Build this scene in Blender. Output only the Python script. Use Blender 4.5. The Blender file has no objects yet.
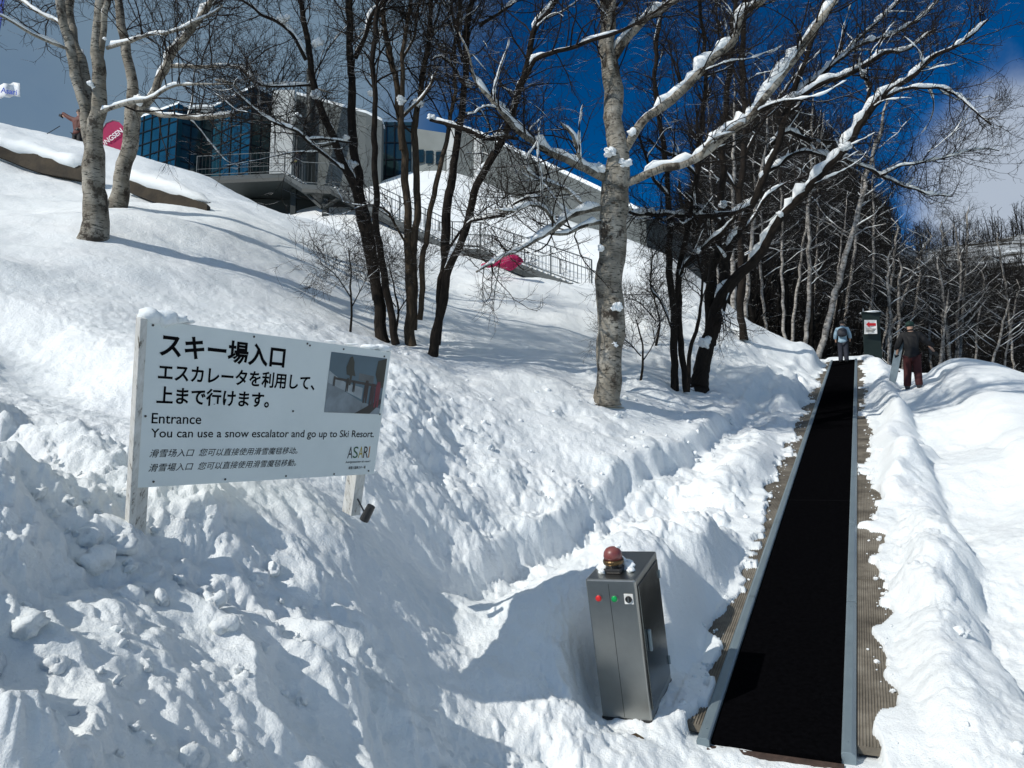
import bpy, math, random
import numpy as np
R = math.radians
rng = np.random.default_rng(7)
random.seed(7)
scene = bpy.context.scene
COL = scene.collection
PREVIEW = False

# ------------------------------------------------------------------ camera
F = 769.0
PITCH = math.atan((480 - 384) / F)
CS, SN = math.cos(PITCH), math.sin(PITCH)
EYE = 1.7
cam_d = bpy.data.cameras.new('camera'); cam = bpy.data.objects.new('camera', cam_d); COL.objects.link(cam)
cam.location = (0, 0, EYE); cam.rotation_euler = (math.pi / 2 + PITCH, 0, 0)
cam_d.sensor_width = 36; cam_d.lens = 36 * F / 1024; cam_d.clip_end = 3000; cam_d.clip_start = .05
scene.camera = cam

def ray(px, py):
    X = (px - 512) / F; Z = -(py - 384) / F
    return np.array([X, CS - Z * SN, SN + Z * CS])
def P(px, py, d):
    return np.array([0, 0, EYE]) + ray(px, py) * d

# ------------------------------------------------------------------ belt frame
B0 = P(775, 744, 5.0)
vd = ray(857.5, 284)
HL = math.hypot(vd[0], vd[1]); SLOPE = vd[2] / HL
UX, UY = vd[0] / HL, vd[1] / HL            # uphill, horizontal
VX, VY = -UY, UX                           # to the left of the belt
def uv(x, y):
    dx, dy = x - B0[0], y - B0[1]
    return dx * UX + dy * UY, dx * VX + dy * VY
def xy(u, v):
    return B0[0] + u * UX + v * VX, B0[1] + u * UY + v * VY
def plane(u):
    return B0[2] + SLOPE * u
def PH(px, py, h):                          # pixel on the belt plane raised by h
    r = ray(px, py); a = r[0] * UX + r[1] * UY
    u0 = -B0[0] * UX - B0[1] * UY
    # EYE + t rz = B0z + S(u0 + t a) + h
    t = (B0[2] + SLOPE * u0 + h - EYE) / (r[2] - SLOPE * a)
    return P(px, py, t), t

# ------------------------------------------------------------------ noise
def hsh(ix, iy, s):
    h = (ix.astype(np.int64) * 374761393 + iy.astype(np.int64) * 668265263 + s * 2147483647) & 0xffffffff
    h = ((h ^ (h >> 13)) * 1274126177) & 0xffffffff
    h = (h ^ (h >> 16)) & 0xffffffff
    return h / 4294967295.0
def vnoise(x, y, s=0):
    ix, iy = np.floor(x), np.floor(y); fx, fy = x - ix, y - iy
    fx = fx * fx * fx * (fx * (fx * 6 - 15) + 10); fy = fy * fy * fy * (fy * (fy * 6 - 15) + 10)
    a = hsh(ix, iy, s); b = hsh(ix + 1, iy, s); c = hsh(ix, iy + 1, s); d = hsh(ix + 1, iy + 1, s)
    return (a + (b - a) * fx + (c - a) * fy + (a - b - c + d) * fx * fy) * 2 - 1
def fbm(x, y, s=0, o=4, g=.5):
    t = 0; a = 1.
    for k in range(o):
        t = t + a * vnoise(x * 2 ** k + 17.3 * k, y * 2 ** k - 9.1 * k, s + k); a *= g
    return t
def clods(x, y, size, s, fill=.6):
    x = x / size; y = y / size; ix, iy = np.floor(x), np.floor(y); out = np.zeros_like(x)
    for i in (-1, 0, 1):
        for j in (-1, 0, 1):
            cx, cy = ix + i, iy + j
            jx, jy = hsh(cx, cy, s), hsh(cx, cy, s + 1); r = .25 + .55 * hsh(cx, cy, s + 2) ** 1.5
            on = hsh(cx, cy, s + 3) < fill
            an = hsh(cx, cy, s + 4) * 6.28; el = .7 + .6 * hsh(cx, cy, s + 5)
            dx, dy = x - cx - jx, y - cy - jy
            ex = (dx * np.cos(an) + dy * np.sin(an)) * el; ey = (-dx * np.sin(an) + dy * np.cos(an)) / el
            q = np.maximum(np.abs(ex), np.abs(ey)) * .45 + np.hypot(ex, ey) * .62
            hgt = np.clip(1 - (q / r) ** 2, 0, 1) ** .8 * r
            out = np.maximum(out, np.where(on, hgt, 0))
    return out * size
def sst(a, b, x):
    t = np.clip((x - a) / (b - a), 0, 1); return t * t * (3 - 2 * t)

# ------------------------------------------------------------------ terrain
ctl = []
def cw(x, y, z): ctl.append((x, y, z))
def cp(px, py, d): ctl.append(tuple(P(px, py, d)))
def cuv(u, v, h): x, y = xy(u, v); ctl.append((x, y, plane(u) + h))
for u in (-2, 0, 2, 4, 7, 10, 14, 18, 22, 26.5):
    for v in (-.8, 0, .8): cuv(u, v, 0)
for v in (-1.6, -.8, 0, .8): cuv(30, v, -.75); cuv(36, v, -3.4); cuv(50, v, -9)
for u in (1, 3, 6, 10, 15, 20): cuv(u, -1.95, -.08)
for u in (0, 4, 8, 12, 16, 20): cuv(u, -3.1, .45)
for u in (2, 8, 14, 20): cuv(u, -5.5, -.6); cuv(u, -9, -3.6); cuv(u, -16, -8)
for u in (28, 38): cuv(u, -4, -1.5 - (u - 26) * .35); cuv(u, -9, -5 - (u - 26) * .3); cuv(u, -16, -10 - (u - 26) * .2)
for a in ((0, 768, 2.15), (150, 700, 2.9), (300, 640, 4.0), (300, 768, 3.3), (450, 768, 4.3), (560, 745, 4.75), (640, 760, 4.75),
          (400, 700, 4.6), (470, 660, 5.6), (607, 440, 12.4), (600, 470, 11.2), (520, 440, 11.5), (520, 490, 9.8), (450, 470, 9.4), (450, 530, 8.0), (400, 500, 7.4), (390, 585, 5.6), (410, 430, 9.6), (138, 530, 4.1), (250, 520, 4.8), (358, 513, 5.6), (0, 500, 3.6), (0, 400, 6), (0, 300, 9.5), (0, 215, 15),
          (92, 237, 13), (116, 206, 15), (0, 160, 20.5), (205, 209, 18), (0, 127, 26), (60, 137, 26), (120, 149, 26), (165, 163, 26), (215, 180, 25.5), (290, 217, 24),
          (380, 262, 20.5), (450, 292, 20.5), (540, 290, 22.5), (382, 342, 14.6), (432, 356, 15), (200, 300, 12), (300, 380, 9.2), (450, 400, 11.5),
          (520, 350, 16.5), (607, 404, 14.2), (698, 390, 18.5), (640, 300, 24), (700, 290, 29), (745, 316, 30.5), (800, 345, 28.5), (770, 372, 21),
          (330, 234, 33), (260, 224, 33), (300, 230, 36), (250, 201, 25), (330, 235, 22.5), (560, 285, 30), (620, 290, 27), (450, 166, 48), (620, 240, 40), (500, 200, 42), (450, 260, 32), (560, 250, 35),
          (680, 262, 36)):
    cp(*a)
for px, py, h, up, dd in ((455, 605, .36, 45, .45), (520, 555, .30, 50, .55), (600, 508, .28, 48, .7), (690, 458, .28, 34, .9), (750, 410, .28, 24, 1.2), (790, 375, .3, 14, 1.6)):
    p, t = PH(px, py, h); cw(*p); q_ = P(px, py, t + .5); cw(q_[0], q_[1], p[2] + .20)
for a in ((605, 536, 6.5), (651, 524, 7.0), (700, 516, 7.8), (572, 560, 6.1), (565, 600, 5.7), (560, 650, 5.4), (583, 600, 5.8), (690, 640, 5.9), (700, 580, 6.6)): cp(*a)
for px, py, h in ((600, 690, .12), (760, 455, .42), (740, 440, .22), (640, 500, .20), (690, 470, .20), (585, 530, .22), (500, 620, .25), (790, 400, .3)):
    p, t = PH(px, py, h); cw(*p)
cw(-30, 20, 17); cw(-20, 45, 15.5); cw(-35, 50, 17); cw(-15, 60, 17); cw(5, 65, 20); cw(20, 60, 12); cw(-8, 3, 3.8); cw(-4, -3, 1.2); cw(0, -8, -1); cw(6, -5, -1.2); cw(-12, -2, 5)
cw(-1.0, 1.0, .55); cw(1, 1.5, -.1); cw(3, 2, -.3); cw(0, 0, 0.1); cw(2.2, -1, -.5); cw(-50, 0, 24); cw(-10, -12, 2)
cw(14, 48, 5); cw(24, 50, 0); cw(30, 66, -2)
C = np.array(ctl)
cu, cv = uv(C[:, 0], C[:, 1]); ch = C[:, 2] - plane(cu)
def tps(r2): return .5 * r2 * np.log(r2 + 1e-9)
n = len(C)
A = np.zeros((n + 3, n + 3)); d2 = (C[:, None, 0] - C[None, :, 0]) ** 2 + (C[:, None, 1] - C[None, :, 1]) ** 2
A[:n, :n] = tps(d2) + np.eye(n) * .35; A[:n, n] = 1; A[:n, n + 1:] = C[:, :2]; A[n, :n] = 1; A[n + 1:, :n] = C[:, :2].T
W = np.linalg.solve(A, np.concatenate([ch, np.zeros(3)]))
def base(x, y):
    x = np.asarray(x, float); y = np.asarray(y, float); sh = x.shape; x = x.ravel(); y = y.ravel(); o = np.empty_like(x)
    for i in range(0, len(x), 60000):
        a, b = x[i:i + 60000], y[i:i + 60000]
        r2 = (a[:, None] - C[None, :, 0]) ** 2 + (b[:, None] - C[None, :, 1]) ** 2
        o[i:i + 60000] = tps(r2) @ W[:n] + W[n] + a * W[n + 1] + b * W[n + 2]
    u, v = uv(x, y)
    return (o + plane(u)).reshape(sh)
UEND = 27.0
def smooth_ground(x, y):
    x = np.asarray(x, float); y = np.asarray(y, float)
    z = base(x, y); u, v = uv(x, y)
    on = sst(-.6, .8, u) * (1 - sst(UEND + 1.5, UEND + 4, u))
    # exact plane in the belt corridor
    k = (1 - sst(.62, np.where(v > 0, 1.0, 1.3), np.abs(v + .02))) * on
    z = z * (1 - k) + plane(u) * k
    wob = .10 * vnoise(u * .5, u * 0 + 3, 5)
    z = z + on * .34 * np.exp(-((v + 1.12 + wob) / .25) ** 2) * (.8 + .35 * vnoise(u * .7, v, 3))
    z = z + on * .14 * np.exp(-((v - 1.25 + wob) / .30) ** 2) * (.8 + .4 * vnoise(u * .6, v, 4)) * sst(.0, 1.8, u)
    vf = np.interp(u, [.5, .9, 2.5, 4.5, 7.6, 12.8, 19.8, 24], [2.7, 2.86, 2.91, 2.64, 2.1, 1.78, 1.45, 1.3]) + .09 * fbm(u * 1.3, u * 0 + 8, 151, 3)
    dv = v - vf; ok_ = sst(.5, 1.8, u) * (1 - sst(20, 24, u)); dp = np.interp(u, [0, 8, 14, 24], [1, 1, .75, .5])
    z = z + ok_ * dp * .26 * sst(-.02, .16, dv) * np.exp(-np.maximum(dv, 0) / .9)
    z = z - ok_ * dp * .12 * sst(-.95 * dp, -.55 * dp, dv) * (1 - sst(-.08, .06, dv))
    ed = v + 1.47 + .10 * fbm(u * .9, u * 0 + 2, 181, 4, .6); okr = sst(-.5, 1.5, u) * (1 - sst(21, 25, u))
    z = z - okr * .13 * (1 - sst(-.10, .04, ed)) * sst(-1.25, -1.0, ed) + okr * .10 * np.exp(-((ed - .12) / .16) ** 2) + okr * .08 * (1 - sst(-1.6, -1.15, ed))
    # soft drift that runs down the left slope past the sign
    pl = np.array([P(-60, 292, 9.8), P(0, 300, 9.5), P(80, 335, 9.0), P(150, 392, 7.6), P(240, 430, 7.4)])[:, :2]; dm_ = np.full(x.shape, 9.); sg = np.zeros(x.shape)
    for a_, b_ in zip(pl[:-1], pl[1:]):
        ab = b_ - a_; t_ = np.clip(((x - a_[0]) * ab[0] + (y - a_[1]) * ab[1]) / (ab @ ab), 0, 1); qx, qy = x - a_[0] - t_ * ab[0], y - a_[1] - t_ * ab[1]; dq = np.hypot(qx, qy); sg = np.where(dq < dm_, ab[0] * qy - ab[1] * qx, sg); dm_ = np.minimum(dm_, dq)
    sgn = np.where(sg > 0, 1, -1); z = z + .20 * np.exp(-(dm_ / np.where(sgn > 0, .9, .35)) ** 2) - .14 * np.exp(-((dm_ * -sgn - .75) / .4) ** 2)
    # level pocket cleared round the control box
    bx, by = P(627, 720, 5.30)[:2]; lu = (x - bx) * UX + (y - by) * UY; lv = (x - bx) * VX + (y - by) * VY
    dist = np.hypot(np.maximum(np.abs(lu - .27) - .36, 0), np.maximum(np.abs(lv) - .20, 0))
    kk = 1 - sst(.02, .28, dist); zb = P(627, 722, 5.30)[2] + lu * SLOPE + .02
    z = z * (1 - kk) + zb * kk
    return z
def chunk_mask(x, y, u, v):
    m = .045 * np.ones_like(x)
    r = np.hypot(x, y)
    m += .95 * (1 - sst(-.3, .7, x - .25 * y + .9)) * (1 - sst(3.7, 4.9, y + .25 * x))      # bank under the sign
    m += .36 * (1 - sst(1.0, 2.4, np.abs(v - 2.9))) * sst(0, 2, u) * (1 - sst(20, 30, u))   # broken edge along the trodden track
    m += .22 * (1 - sst(2.5, 4.0, np.abs(v - 4.6))) * sst(1.5, 3, u) * (1 - sst(7, 10, u))
    m += .24 * (1 - sst(.2, .5, np.abs(np.abs(v) - 1.15)))
    m *= 1 - .8 * sst(-1.35, -1.7, -(-v)) * 0
    return np.clip(m, 0, 1)
def full_ground(x, y):
    z = smooth_ground(x, y); u, v = uv(x, y)
    wx = x + .05 * vnoise(x * 6, y * 6, 61); wy = y + .05 * vnoise(x * 6, y * 6, 62)
    m = chunk_mask(x, y, u, v)
    path = (1 - sst(.45, .75, np.abs(v + 2.0))) * sst(.5, 2, u)
    pat = np.clip(.75 + .75 * fbm(x * .55, y * .55, 161, 3), .15, 1.4); m = np.clip(m * (1 - .75 * path) * np.where(m > .06, pat, 1), 0, 1)
    r = np.hypot(x, y); far = 1 - sst(30, 60, r)
    d = .16 * fbm(x * .35, y * .35, 11, 3) * sst(1.2, 2.5, np.abs(v + .3)) * .6
    d = d + m * (.19 * fbm(x * 1.3, y * 1.3, 21, 4, .55) + .60 * clods(wx, wy, .62, 31, .55) + .30 * clods(wx + 9, wy - 4, .42, 36, .6) + .30 * clods(wx + 3, wy, .27, 41, .6)
                 + .20 * clods(wx, wy + 5, .12, 51, .65) + .25 * clods(x + 7, y, .055, 71, .6) - .10)
    hp = (1 - sst(-.3, .7, x - .25 * y + .9)) * (1 - sst(3.7, 4.9, y + .25 * x)) * sst(1.6, 2.4, r) * sst(.25, .9, np.hypot(x + 1.97, y - 4.1)); d = d - .10 * (1 - sst(.2, .7, np.hypot(x + 1.95, y - 4.0)))
    rdg = 1 - np.abs(fbm(x * .85 + .3 * y + 4, y * 1.1 - 2, 171, 2)) * 1.6; d = d + hp * (.20 * rdg - .10)
    d = d + (.0125 * (1 - sst(6, 12, r)) + .003 + .012 * m) * fbm(x * 5, y * 5, 81, 4, .6) + .05 * fbm(x * .55 - y * .2, y * .95, 173, 3) * sst(5, 8, r) * sst(2.6, 4, v)
    # wind ripples and old footprints on the slope
    d = d + (.013 - .006 * sst(7, 12, r)) * fbm(x * 1.4 + y * .4, y * 1.8, 91, 4, .6) * (1 - m)
    nearm = 1 - sst(9, 16, r); d = d + nearm * ((.006 + .016 * np.minimum(1, m * 3)) * fbm(wx * 11, wy * 11, 93, 3, .7) + .10 * (.06 + m) * clods(wx + 2, wy + 1, .075, 95, .5))
    hz_ = (1 - sst(1.5, 3.5, np.abs(v - 3.2))) * sst(0, 2, u) * (1 - sst(18, 26, u)); d = d + .20 * hz_ * pat * clods(wx * 1.0 + 5, wy, .17, 97, .35)
    # boot and shovel marks
    d = d - .008 * clods(x + 11, y + 3, .33, 101, .35) * (1 - m) * (1 - sst(12, 30, r)) * 3 * sst(1.0, 2.0, np.abs(v))
    trk = (1 - sst(.3, .6, np.abs(v - np.interp(u, [.5, 2.5, 4.5, 7.6, 12.8, 19.8], [2.3, 2.4, 2.15, 1.65, 1.35, 1.1])))) * sst(.3, 1.5, u) * (1 - sst(18, 24, u)); d = d + trk * (.03 * fbm(x * 4, y * 4, 113, 3, .6) + .22 * clods(wx + 1, wy + 9, .13, 115, .6))
    d = d + path * (.022 * fbm(u * 2.2, v * 3, 111, 3) + .010 * fbm(u * 7, v * 6, 112, 3, .6) - .07 * clods(x + 2, y + 8, .26, 117, .3) * (1 - sst(14, 24, r)))
    on = sst(-.25, .25, u) * (1 - sst(UEND + .6, UEND + 1.2, u))
    inb = 1 - sst(.50, .62, np.abs(v))
    z = z + d * far * (1 - inb * on)
    # snow cut away over belt and gratings, with a ragged edge
    e = np.where(v > 0, .56 + .10 * fbm(u * 1.1, v * 0 + 1, 121, 4, .6) + .14 * sst(1.5, 8, u), .69 + .07 * fbm(u * 1.3, v * 0 + 2, 131, 4, .65))
    e = e - .12 * np.clip(vnoise(u * 7, v * 3, 141) - .25, 0, 1)
    e = np.minimum(e, .84) - .26 * sst(.42, .6, vnoise(u * 2.1 + 9 * (v > 0), u * 0 + 5, 145)) * (.6 + .6 * vnoise(u * 9, v * 9, 146))
    e = np.maximum(e, .465)
    cut = (1 - sst(e, e + .035, np.abs(v))) * on
    lip = on * (1 - sst(.95, 1.3, np.abs(v))); z = np.where(lip > 0, np.maximum(z, z * (1 - lip) + lip * (plane(u) + .055 + .03 * vnoise(u * 5, v * 5, 147))), z)
    z = z * (1 - cut) + (plane(u) - .10) * cut
    # walker's path and far drop handled by control points
    return z
def hit(px, py, tmax=70, t0=1.5):
    r = ray(px, py); t = np.linspace(t0, tmax, 2500)
    z = full_ground(r[0] * t, r[1] * t) - (EYE + r[2] * t)
    k = np.argmax(z > 0)
    if z[k] <= 0: return None, None
    a = t[k - 1] if k else t[0]; b = t[k]
    f = z[k - 1] / (z[k - 1] - z[k]) if k else 0
    tt = a + (b - a) * f
    return P(px, py, tt), tt

# ------------------------------------------------------------------ mesh helpers
def tag(o, label=None, cat=None, group=None, kind=None):
    if label: o['label'] = label
    if cat: o['category'] = cat
    if group: o['group'] = group
    if kind: o['kind'] = kind
    return o
def mesh_obj(name, verts, faces, mat=None, parent=None, smooth=False, loc=None):
    me = bpy.data.meshes.new(name)
    verts = np.asarray(verts, dtype=np.float32)
    if loc is not None: verts = verts - np.asarray(loc, dtype=np.float32)
    if isinstance(faces, np.ndarray) and faces.ndim == 2:
        k = faces.shape[1]
        me.vertices.add(len(verts)); me.vertices.foreach_set('co', verts.ravel())
        me.loops.add(faces.size); me.loops.foreach_set('vertex_index', faces.ravel().astype(np.int32))
        me.polygons.add(len(faces)); me.polygons.foreach_set('loop_start', np.arange(0, faces.size, k, dtype=np.int32))
        me.update(calc_edges=True)
    else:
        me.from_pydata([tuple(map(float, v)) for v in verts], [], [tuple(int(i) for i in f) for f in faces]); me.update()
    if smooth: me.polygons.foreach_set('use_smooth', np.ones(len(me.polygons), dtype=bool))
    me.validate()
    if mat: me.materials.append(mat)
    o = bpy.data.objects.new(name, me); COL.objects.link(o)
    if loc is not None: o.location = tuple(map(float, loc))
    if parent:
        o.parent = parent
        if loc is None: o.location = -parent.location
        else: o.location = o.location - parent.location
    return o
def empty(name, loc, label, cat, group=None):
    o = bpy.data.objects.new(name, None); COL.objects.link(o); o.location = tuple(map(float, loc)); o.empty_display_size = .2
    tag(o, label, cat, group); return o
class MB:
    def __init__(s): s.v = []; s.f = []
    def add(s, v, f):
        b = len(s.v); s.v += [tuple(map(float, p)) for p in v]; s.f += [tuple(i + b for i in q) for q in f]; return s
    def box(s, o, ax, ay, az):
        """box from corner o spanned by vectors"""
        o, ax, ay, az = map(np.asarray, (o, ax, ay, az)); c = [o, o + ax, o + ax + ay, o + ay]; c += [p + az for p in c]
        if np.dot(np.cross(ax, ay), az) < 0: fs = [(0, 1, 2, 3), (7, 6, 5, 4), (4, 5, 1, 0), (5, 6, 2, 1), (6, 7, 3, 2), (7, 4, 0, 3)]
        else: fs = [(3, 2, 1, 0), (4, 5, 6, 7), (0, 1, 5, 4), (1, 2, 6, 5), (2, 3, 7, 6), (3, 0, 4, 7)]
        return s.add(c, fs)
    def cbox(s, c, h): return s.box(np.array(c) - np.array(h), (2 * h[0], 0, 0), (0, 2 * h[1], 0), (0, 0, 2 * h[2]))
    def tube(s, pts, r, n=8, cap=True):
        v, f = tube1(np.array(pts, float), r, n); b = len(s.v); s.add(v, f)
        if cap:
            m = len(v) // n
            s.f.append(tuple(b + i for i in reversed(range(n)))); s.f.append(tuple(b + (m - 1) * n + i for i in range(n)))
        return s
    def prism(s, poly, d):
        k = len(poly); d = np.asarray(d, float); v = [np.asarray(p, float) for p in poly]; v += [p + d for p in v]
        return s.add(v, [tuple(range(k))[::-1], tuple(range(k, 2 * k))] + [(i, (i + 1) % k, k + (i + 1) % k, k + i) for i in range(k)])
    def obj(s, name, mat, parent=None, smooth=False, bevel=0, loc=None):
        o = mesh_obj(name, s.v, s.f, mat, parent, smooth, loc)
        import bmesh
        bm = bmesh.new(); bm.from_mesh(o.data); bmesh.ops.recalc_face_normals(bm, faces=bm.faces); bm.to_mesh(o.data); bm.free()
        if bevel:
            m = o.modifiers.new('bevel', 'BEVEL'); m.width = bevel; m.segments = 2; m.limit_method = 'ANGLE'
        return o
def frames(pts):
    """pts (N,K,3) -> two normals (N,K,3)"""
    t = np.empty_like(pts); t[:, 1:-1] = pts[:, 2:] - pts[:, :-2]; t[:, 0] = pts[:, 1] - pts[:, 0]; t[:, -1] = pts[:, -1] - pts[:, -2]
    t /= np.linalg.norm(t, axis=2, keepdims=True) + 1e-9
    m = pts[:, -1] - pts[:, 0]; m /= np.linalg.norm(m, axis=1, keepdims=True) + 1e-9
    ref = np.where(np.abs(m[:, 2:3]) < .8, np.array([[0, 0, 1.]]), np.array([[.6, .8, 0.]]))
    ref = ref[:, None, :] - t * np.sum(ref[:, None, :] * t, axis=2, keepdims=True)
    ref /= np.linalg.norm(ref, axis=2, keepdims=True) + 1e-9
    return t, ref, np.cross(t, ref)
def tubes(pts, rad, n):
    N, K, _ = pts.shape; t, a, b = frames(pts); th = np.arange(n) * 2 * math.pi / n
    c = np.cos(th)[None, None, :, None]; s = np.sin(th)[None, None, :, None]
    v = pts[:, :, None, :] + rad[:, :, None, None] * (a[:, :, None, :] * c + b[:, :, None, :] * s)
    i = np.arange(N)[:, None, None] * K * n + np.arange(K - 1)[None, :, None] * n; j = np.arange(n)[None, None, :]; j2 = (j + 1) % n
    f = np.stack([i + j, i + j2, i + n + j2, i + n + j], axis=-1)
    return v.reshape(-1, 3), f.reshape(-1, 4)
def tube1(p, r, n):
    r = np.full(len(p), r, float) if np.isscalar(r) else np.asarray(r, float)
    v, f = tubes(p[None], r[None], n); return v, [tuple(q) for q in f]
def catmull(p, step):
    p = np.asarray(p, float); q = np.vstack([2 * p[0] - p[1], p, 2 * p[-1] - p[-2]]); out = []
    for i in range(1, len(q) - 2):
        L = np.linalg.norm(q[i + 1][:3] - q[i][:3]); m = max(2, int(L / step))
        for t in np.linspace(0, 1, m, endpoint=False):
            out.append(.5 * (2 * q[i] + (q[i + 1] - q[i - 1]) * t + (2 * q[i - 1] - 5 * q[i] + 4 * q[i + 1] - q[i + 2]) * t * t + (3 * q[i] - q[i - 1] - 3 * q[i + 1] + q[i + 2]) * t ** 3))
    out.append(q[-2]); return np.array(out)
def blob(c, r, seed=0, n=2, squash=(1, 1, 1), amp=.25):
    import bmesh
    bm = bmesh.new(); bmesh.ops.create_icosphere(bm, subdivisions=n, radius=1.0)
    v = np.array([x.co for x in bm.verts]); f = [[x.index for x in q.verts] for q in bm.faces]; bm.free()
    k = 1 + amp * fbm(v[:, 0] * 1.3 + seed * 3.1 + v[:, 2], v[:, 1] * 1.3 - v[:, 2] + seed, seed, 3)
    return v * k[:, None] * np.array(squash) * r + np.asarray(c), f

# ------------------------------------------------------------------ materials
def newmat(name):
    m = bpy.data.materials.new(name); m.use_nodes = True; nt = m.node_tree; return m, nt, nt.nodes['Principled BSDF']
def nd(nt, typ, **kw):
    x = nt.nodes.new(typ)
    for k, v in kw.items():
        if k.startswith('_'): setattr(x, k[1:], v)
        else: x.inputs[k.replace('__', ' ')].default_value = v
    return x
def lk(nt, a, b): nt.links.new(a, b)
def noise(nt, vec, scale, detail=5, rough=.55):
    x = nd(nt, 'ShaderNodeTexNoise', Scale=scale, Detail=detail, Roughness=rough)
    if vec is not None: lk(nt, vec, x.inputs['Vector'])
    return x.outputs['Fac']
def ramp(nt, fac, stops):
    x = nt.nodes.new('ShaderNodeValToRGB'); lk(nt, fac, x.inputs[0]); e = x.color_ramp.elements
    while len(e) < len(stops): e.new(.5)
    for k, (p, c) in zip(e, stops): k.position = p; k.color = (*c, 1) if len(c) == 3 else c
    return x.outputs['Color']
def mixc(nt, f, a, b):
    x = nt.nodes.new('ShaderNodeMix'); x.data_type = 'RGBA'
    for sk, v in ((x.inputs[0], f), (x.inputs[6], a), (x.inputs[7], b)):
        if isinstance(v, (int, float)): sk.default_value = v
        elif isinstance(v, tuple): sk.default_value = (*v, 1)
        else: lk(nt, v, sk)
    return x.outputs[2]
def bump(nt, h, strength, dist, prev=None):
    x = nd(nt, 'ShaderNodeBump', Strength=strength, Distance=dist); lk(nt, h, x.inputs['Height'])
    if prev is not None: lk(nt, prev, x.inputs['Normal'])
    return x.outputs['Normal']
def flat(name, col, rough=.6, metal=0, spec=.5, var=.15, scale=8, bmp=.0, coat=0):
    m, nt, b = newmat(name); g = nt.nodes.new('ShaderNodeTexCoord').outputs['Object']
    f = noise(nt, g, scale, 6)
    lk(nt, ramp(nt, f, [(.3, tuple(c * (1 - var) for c in col)), (.7, tuple(min(1, c * (1 + var)) for c in col))]), b.inputs['Base Color'])
    b.inputs['Roughness'].default_value = rough; b.inputs['Metallic'].default_value = metal; b.inputs['Specular IOR Level'].default_value = spec
    if coat: b.inputs['Coat Weight'].default_value = coat
    if bmp: lk(nt, bump(nt, noise(nt, g, scale * 4, 6), bmp, .01), b.inputs['Normal'])
    return m
def snow_mat(name, fine=1.0):
    m, nt, b = newmat(name); g = nt.nodes.new('ShaderNodeNewGeometry').outputs['Position']
    f = noise(nt, g, 1.2, 4)
    lk(nt, ramp(nt, f, [(.3, (.80, .845, .855)), (.7, (.86, .89, .895))]), b.inputs['Base Color'])
    b.inputs['Roughness'].default_value = .55; b.inputs['Specular IOR Level'].default_value = .25
    n1 = bump(nt, noise(nt, g, 70, 5, .7), .7 * fine, .012)
    n2 = bump(nt, noise(nt, g, 19, 7, .7), .42 * fine, .05, n1)
    n3 = bump(nt, noise(nt, g, 4.0, 5, .6), .18 * fine, .12, n2)
    lk(nt, n3, b.inputs['Normal'])
    return m
M = {}
M['snow'] = snow_mat('snow')
M['snow_cap'] = snow_mat('snow_cap', .6)
def bark(name, kind, snowamt=.55):
    m, nt, b = newmat(name); g = nt.nodes.new('ShaderNodeNewGeometry'); pos = g.outputs['Position']
    at = nt.nodes.new('ShaderNodeAttribute'); at.attribute_name = 'bark'; vec = at.outputs['Vector']
    mp = nd(nt, 'ShaderNodeMapping'); lk(nt, vec, mp.inputs['Vector'])
    if kind == 'birch':
        mp.inputs['Scale'].default_value = (2.2, 2.2, 16)
        lent = noise(nt, mp.outputs[0], 3.2, 3, .6)
        c = ramp(nt, noise(nt, vec, 2.5, 6, .65), [(.3, (.10, .085, .065)), (.48, (.24, .22, .18)), (.72, (.42, .40, .35))])
        c = mixc(nt, ramp(nt, lent, [(.56, (0, 0, 0)), (.63, (1, 1, 1))]), c, (.04, .042, .035))
        c = mixc(nt, ramp(nt, noise(nt, vec, 4.0, 6, .75), [(.54, (0, 0, 0)), (.62, (.9, .9, .9))]), c, (.055, .045, .035)); c = mixc(nt, ramp(nt, noise(nt, pos, 1.7, 7, .7), [(.55, (0, 0, 0)), (.60, (.92, .92, .92))]), c, (.035, .028, .022))
        hgt = noise(nt, mp.outputs[0], 4, 5, .7); st = .6
    elif kind == 'far':
        mp.inputs['Scale'].default_value = (2, 2, 4)
        c = ramp(nt, noise(nt, mp.outputs[0], 2.2, 5, .7), [(.38, (.09, .08, .07)), (.52, (.34, .32, .29)), (.7, (.52, .50, .46))]); hgt = noise(nt, vec, 9); st = .3
    else:
        mp.inputs['Scale'].default_value = (14, 14, 2.5)
        lo, hi = ((.005, .004, .003), (.028, .021, .016)) if kind == 'dark' else ((.002, .002, .0018), (.011, .009, .0075)) if kind == 'deep' else ((.03, .022, .015), (.11, .082, .055))
        c = ramp(nt, noise(nt, mp.outputs[0], 2.5, 6, .7), [(.3, lo), (.7, hi)]); hgt = noise(nt, mp.outputs[0], 3, 6, .7); st = .9
    # snow that settled on the upper side
    sx = nt.nodes.new('ShaderNodeSeparateXYZ'); lk(nt, g.outputs['True Normal'] if False else g.outputs['Normal'], sx.inputs[0])
    ma = nd(nt, 'ShaderNodeMath', _operation='ADD'); lk(nt, sx.outputs['Z'], ma.inputs[0])
    mn = nd(nt, 'ShaderNodeMath', _operation='MULTIPLY_ADD'); lk(nt, noise(nt, pos, 2.2, 4, .6), mn.inputs[0]); mn.inputs[1].default_value = 1.6; mn.inputs[2].default_value = -1.6 + snowamt
    lk(nt, mn.outputs[0], ma.inputs[1])
    sf = ramp(nt, ma.outputs[0], [(.40, (0, 0, 0)), (.48, (1, 1, 1))])
    lk(nt, mixc(nt, sf, c, (.82, .86, .89)), b.inputs['Base Color'])
    b.inputs['Roughness'].default_value = .85; b.inputs['Specular IOR Level'].default_value = .2
    lk(nt, bump(nt, hgt, st, .03), b.inputs['Normal'])
    return m
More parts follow.
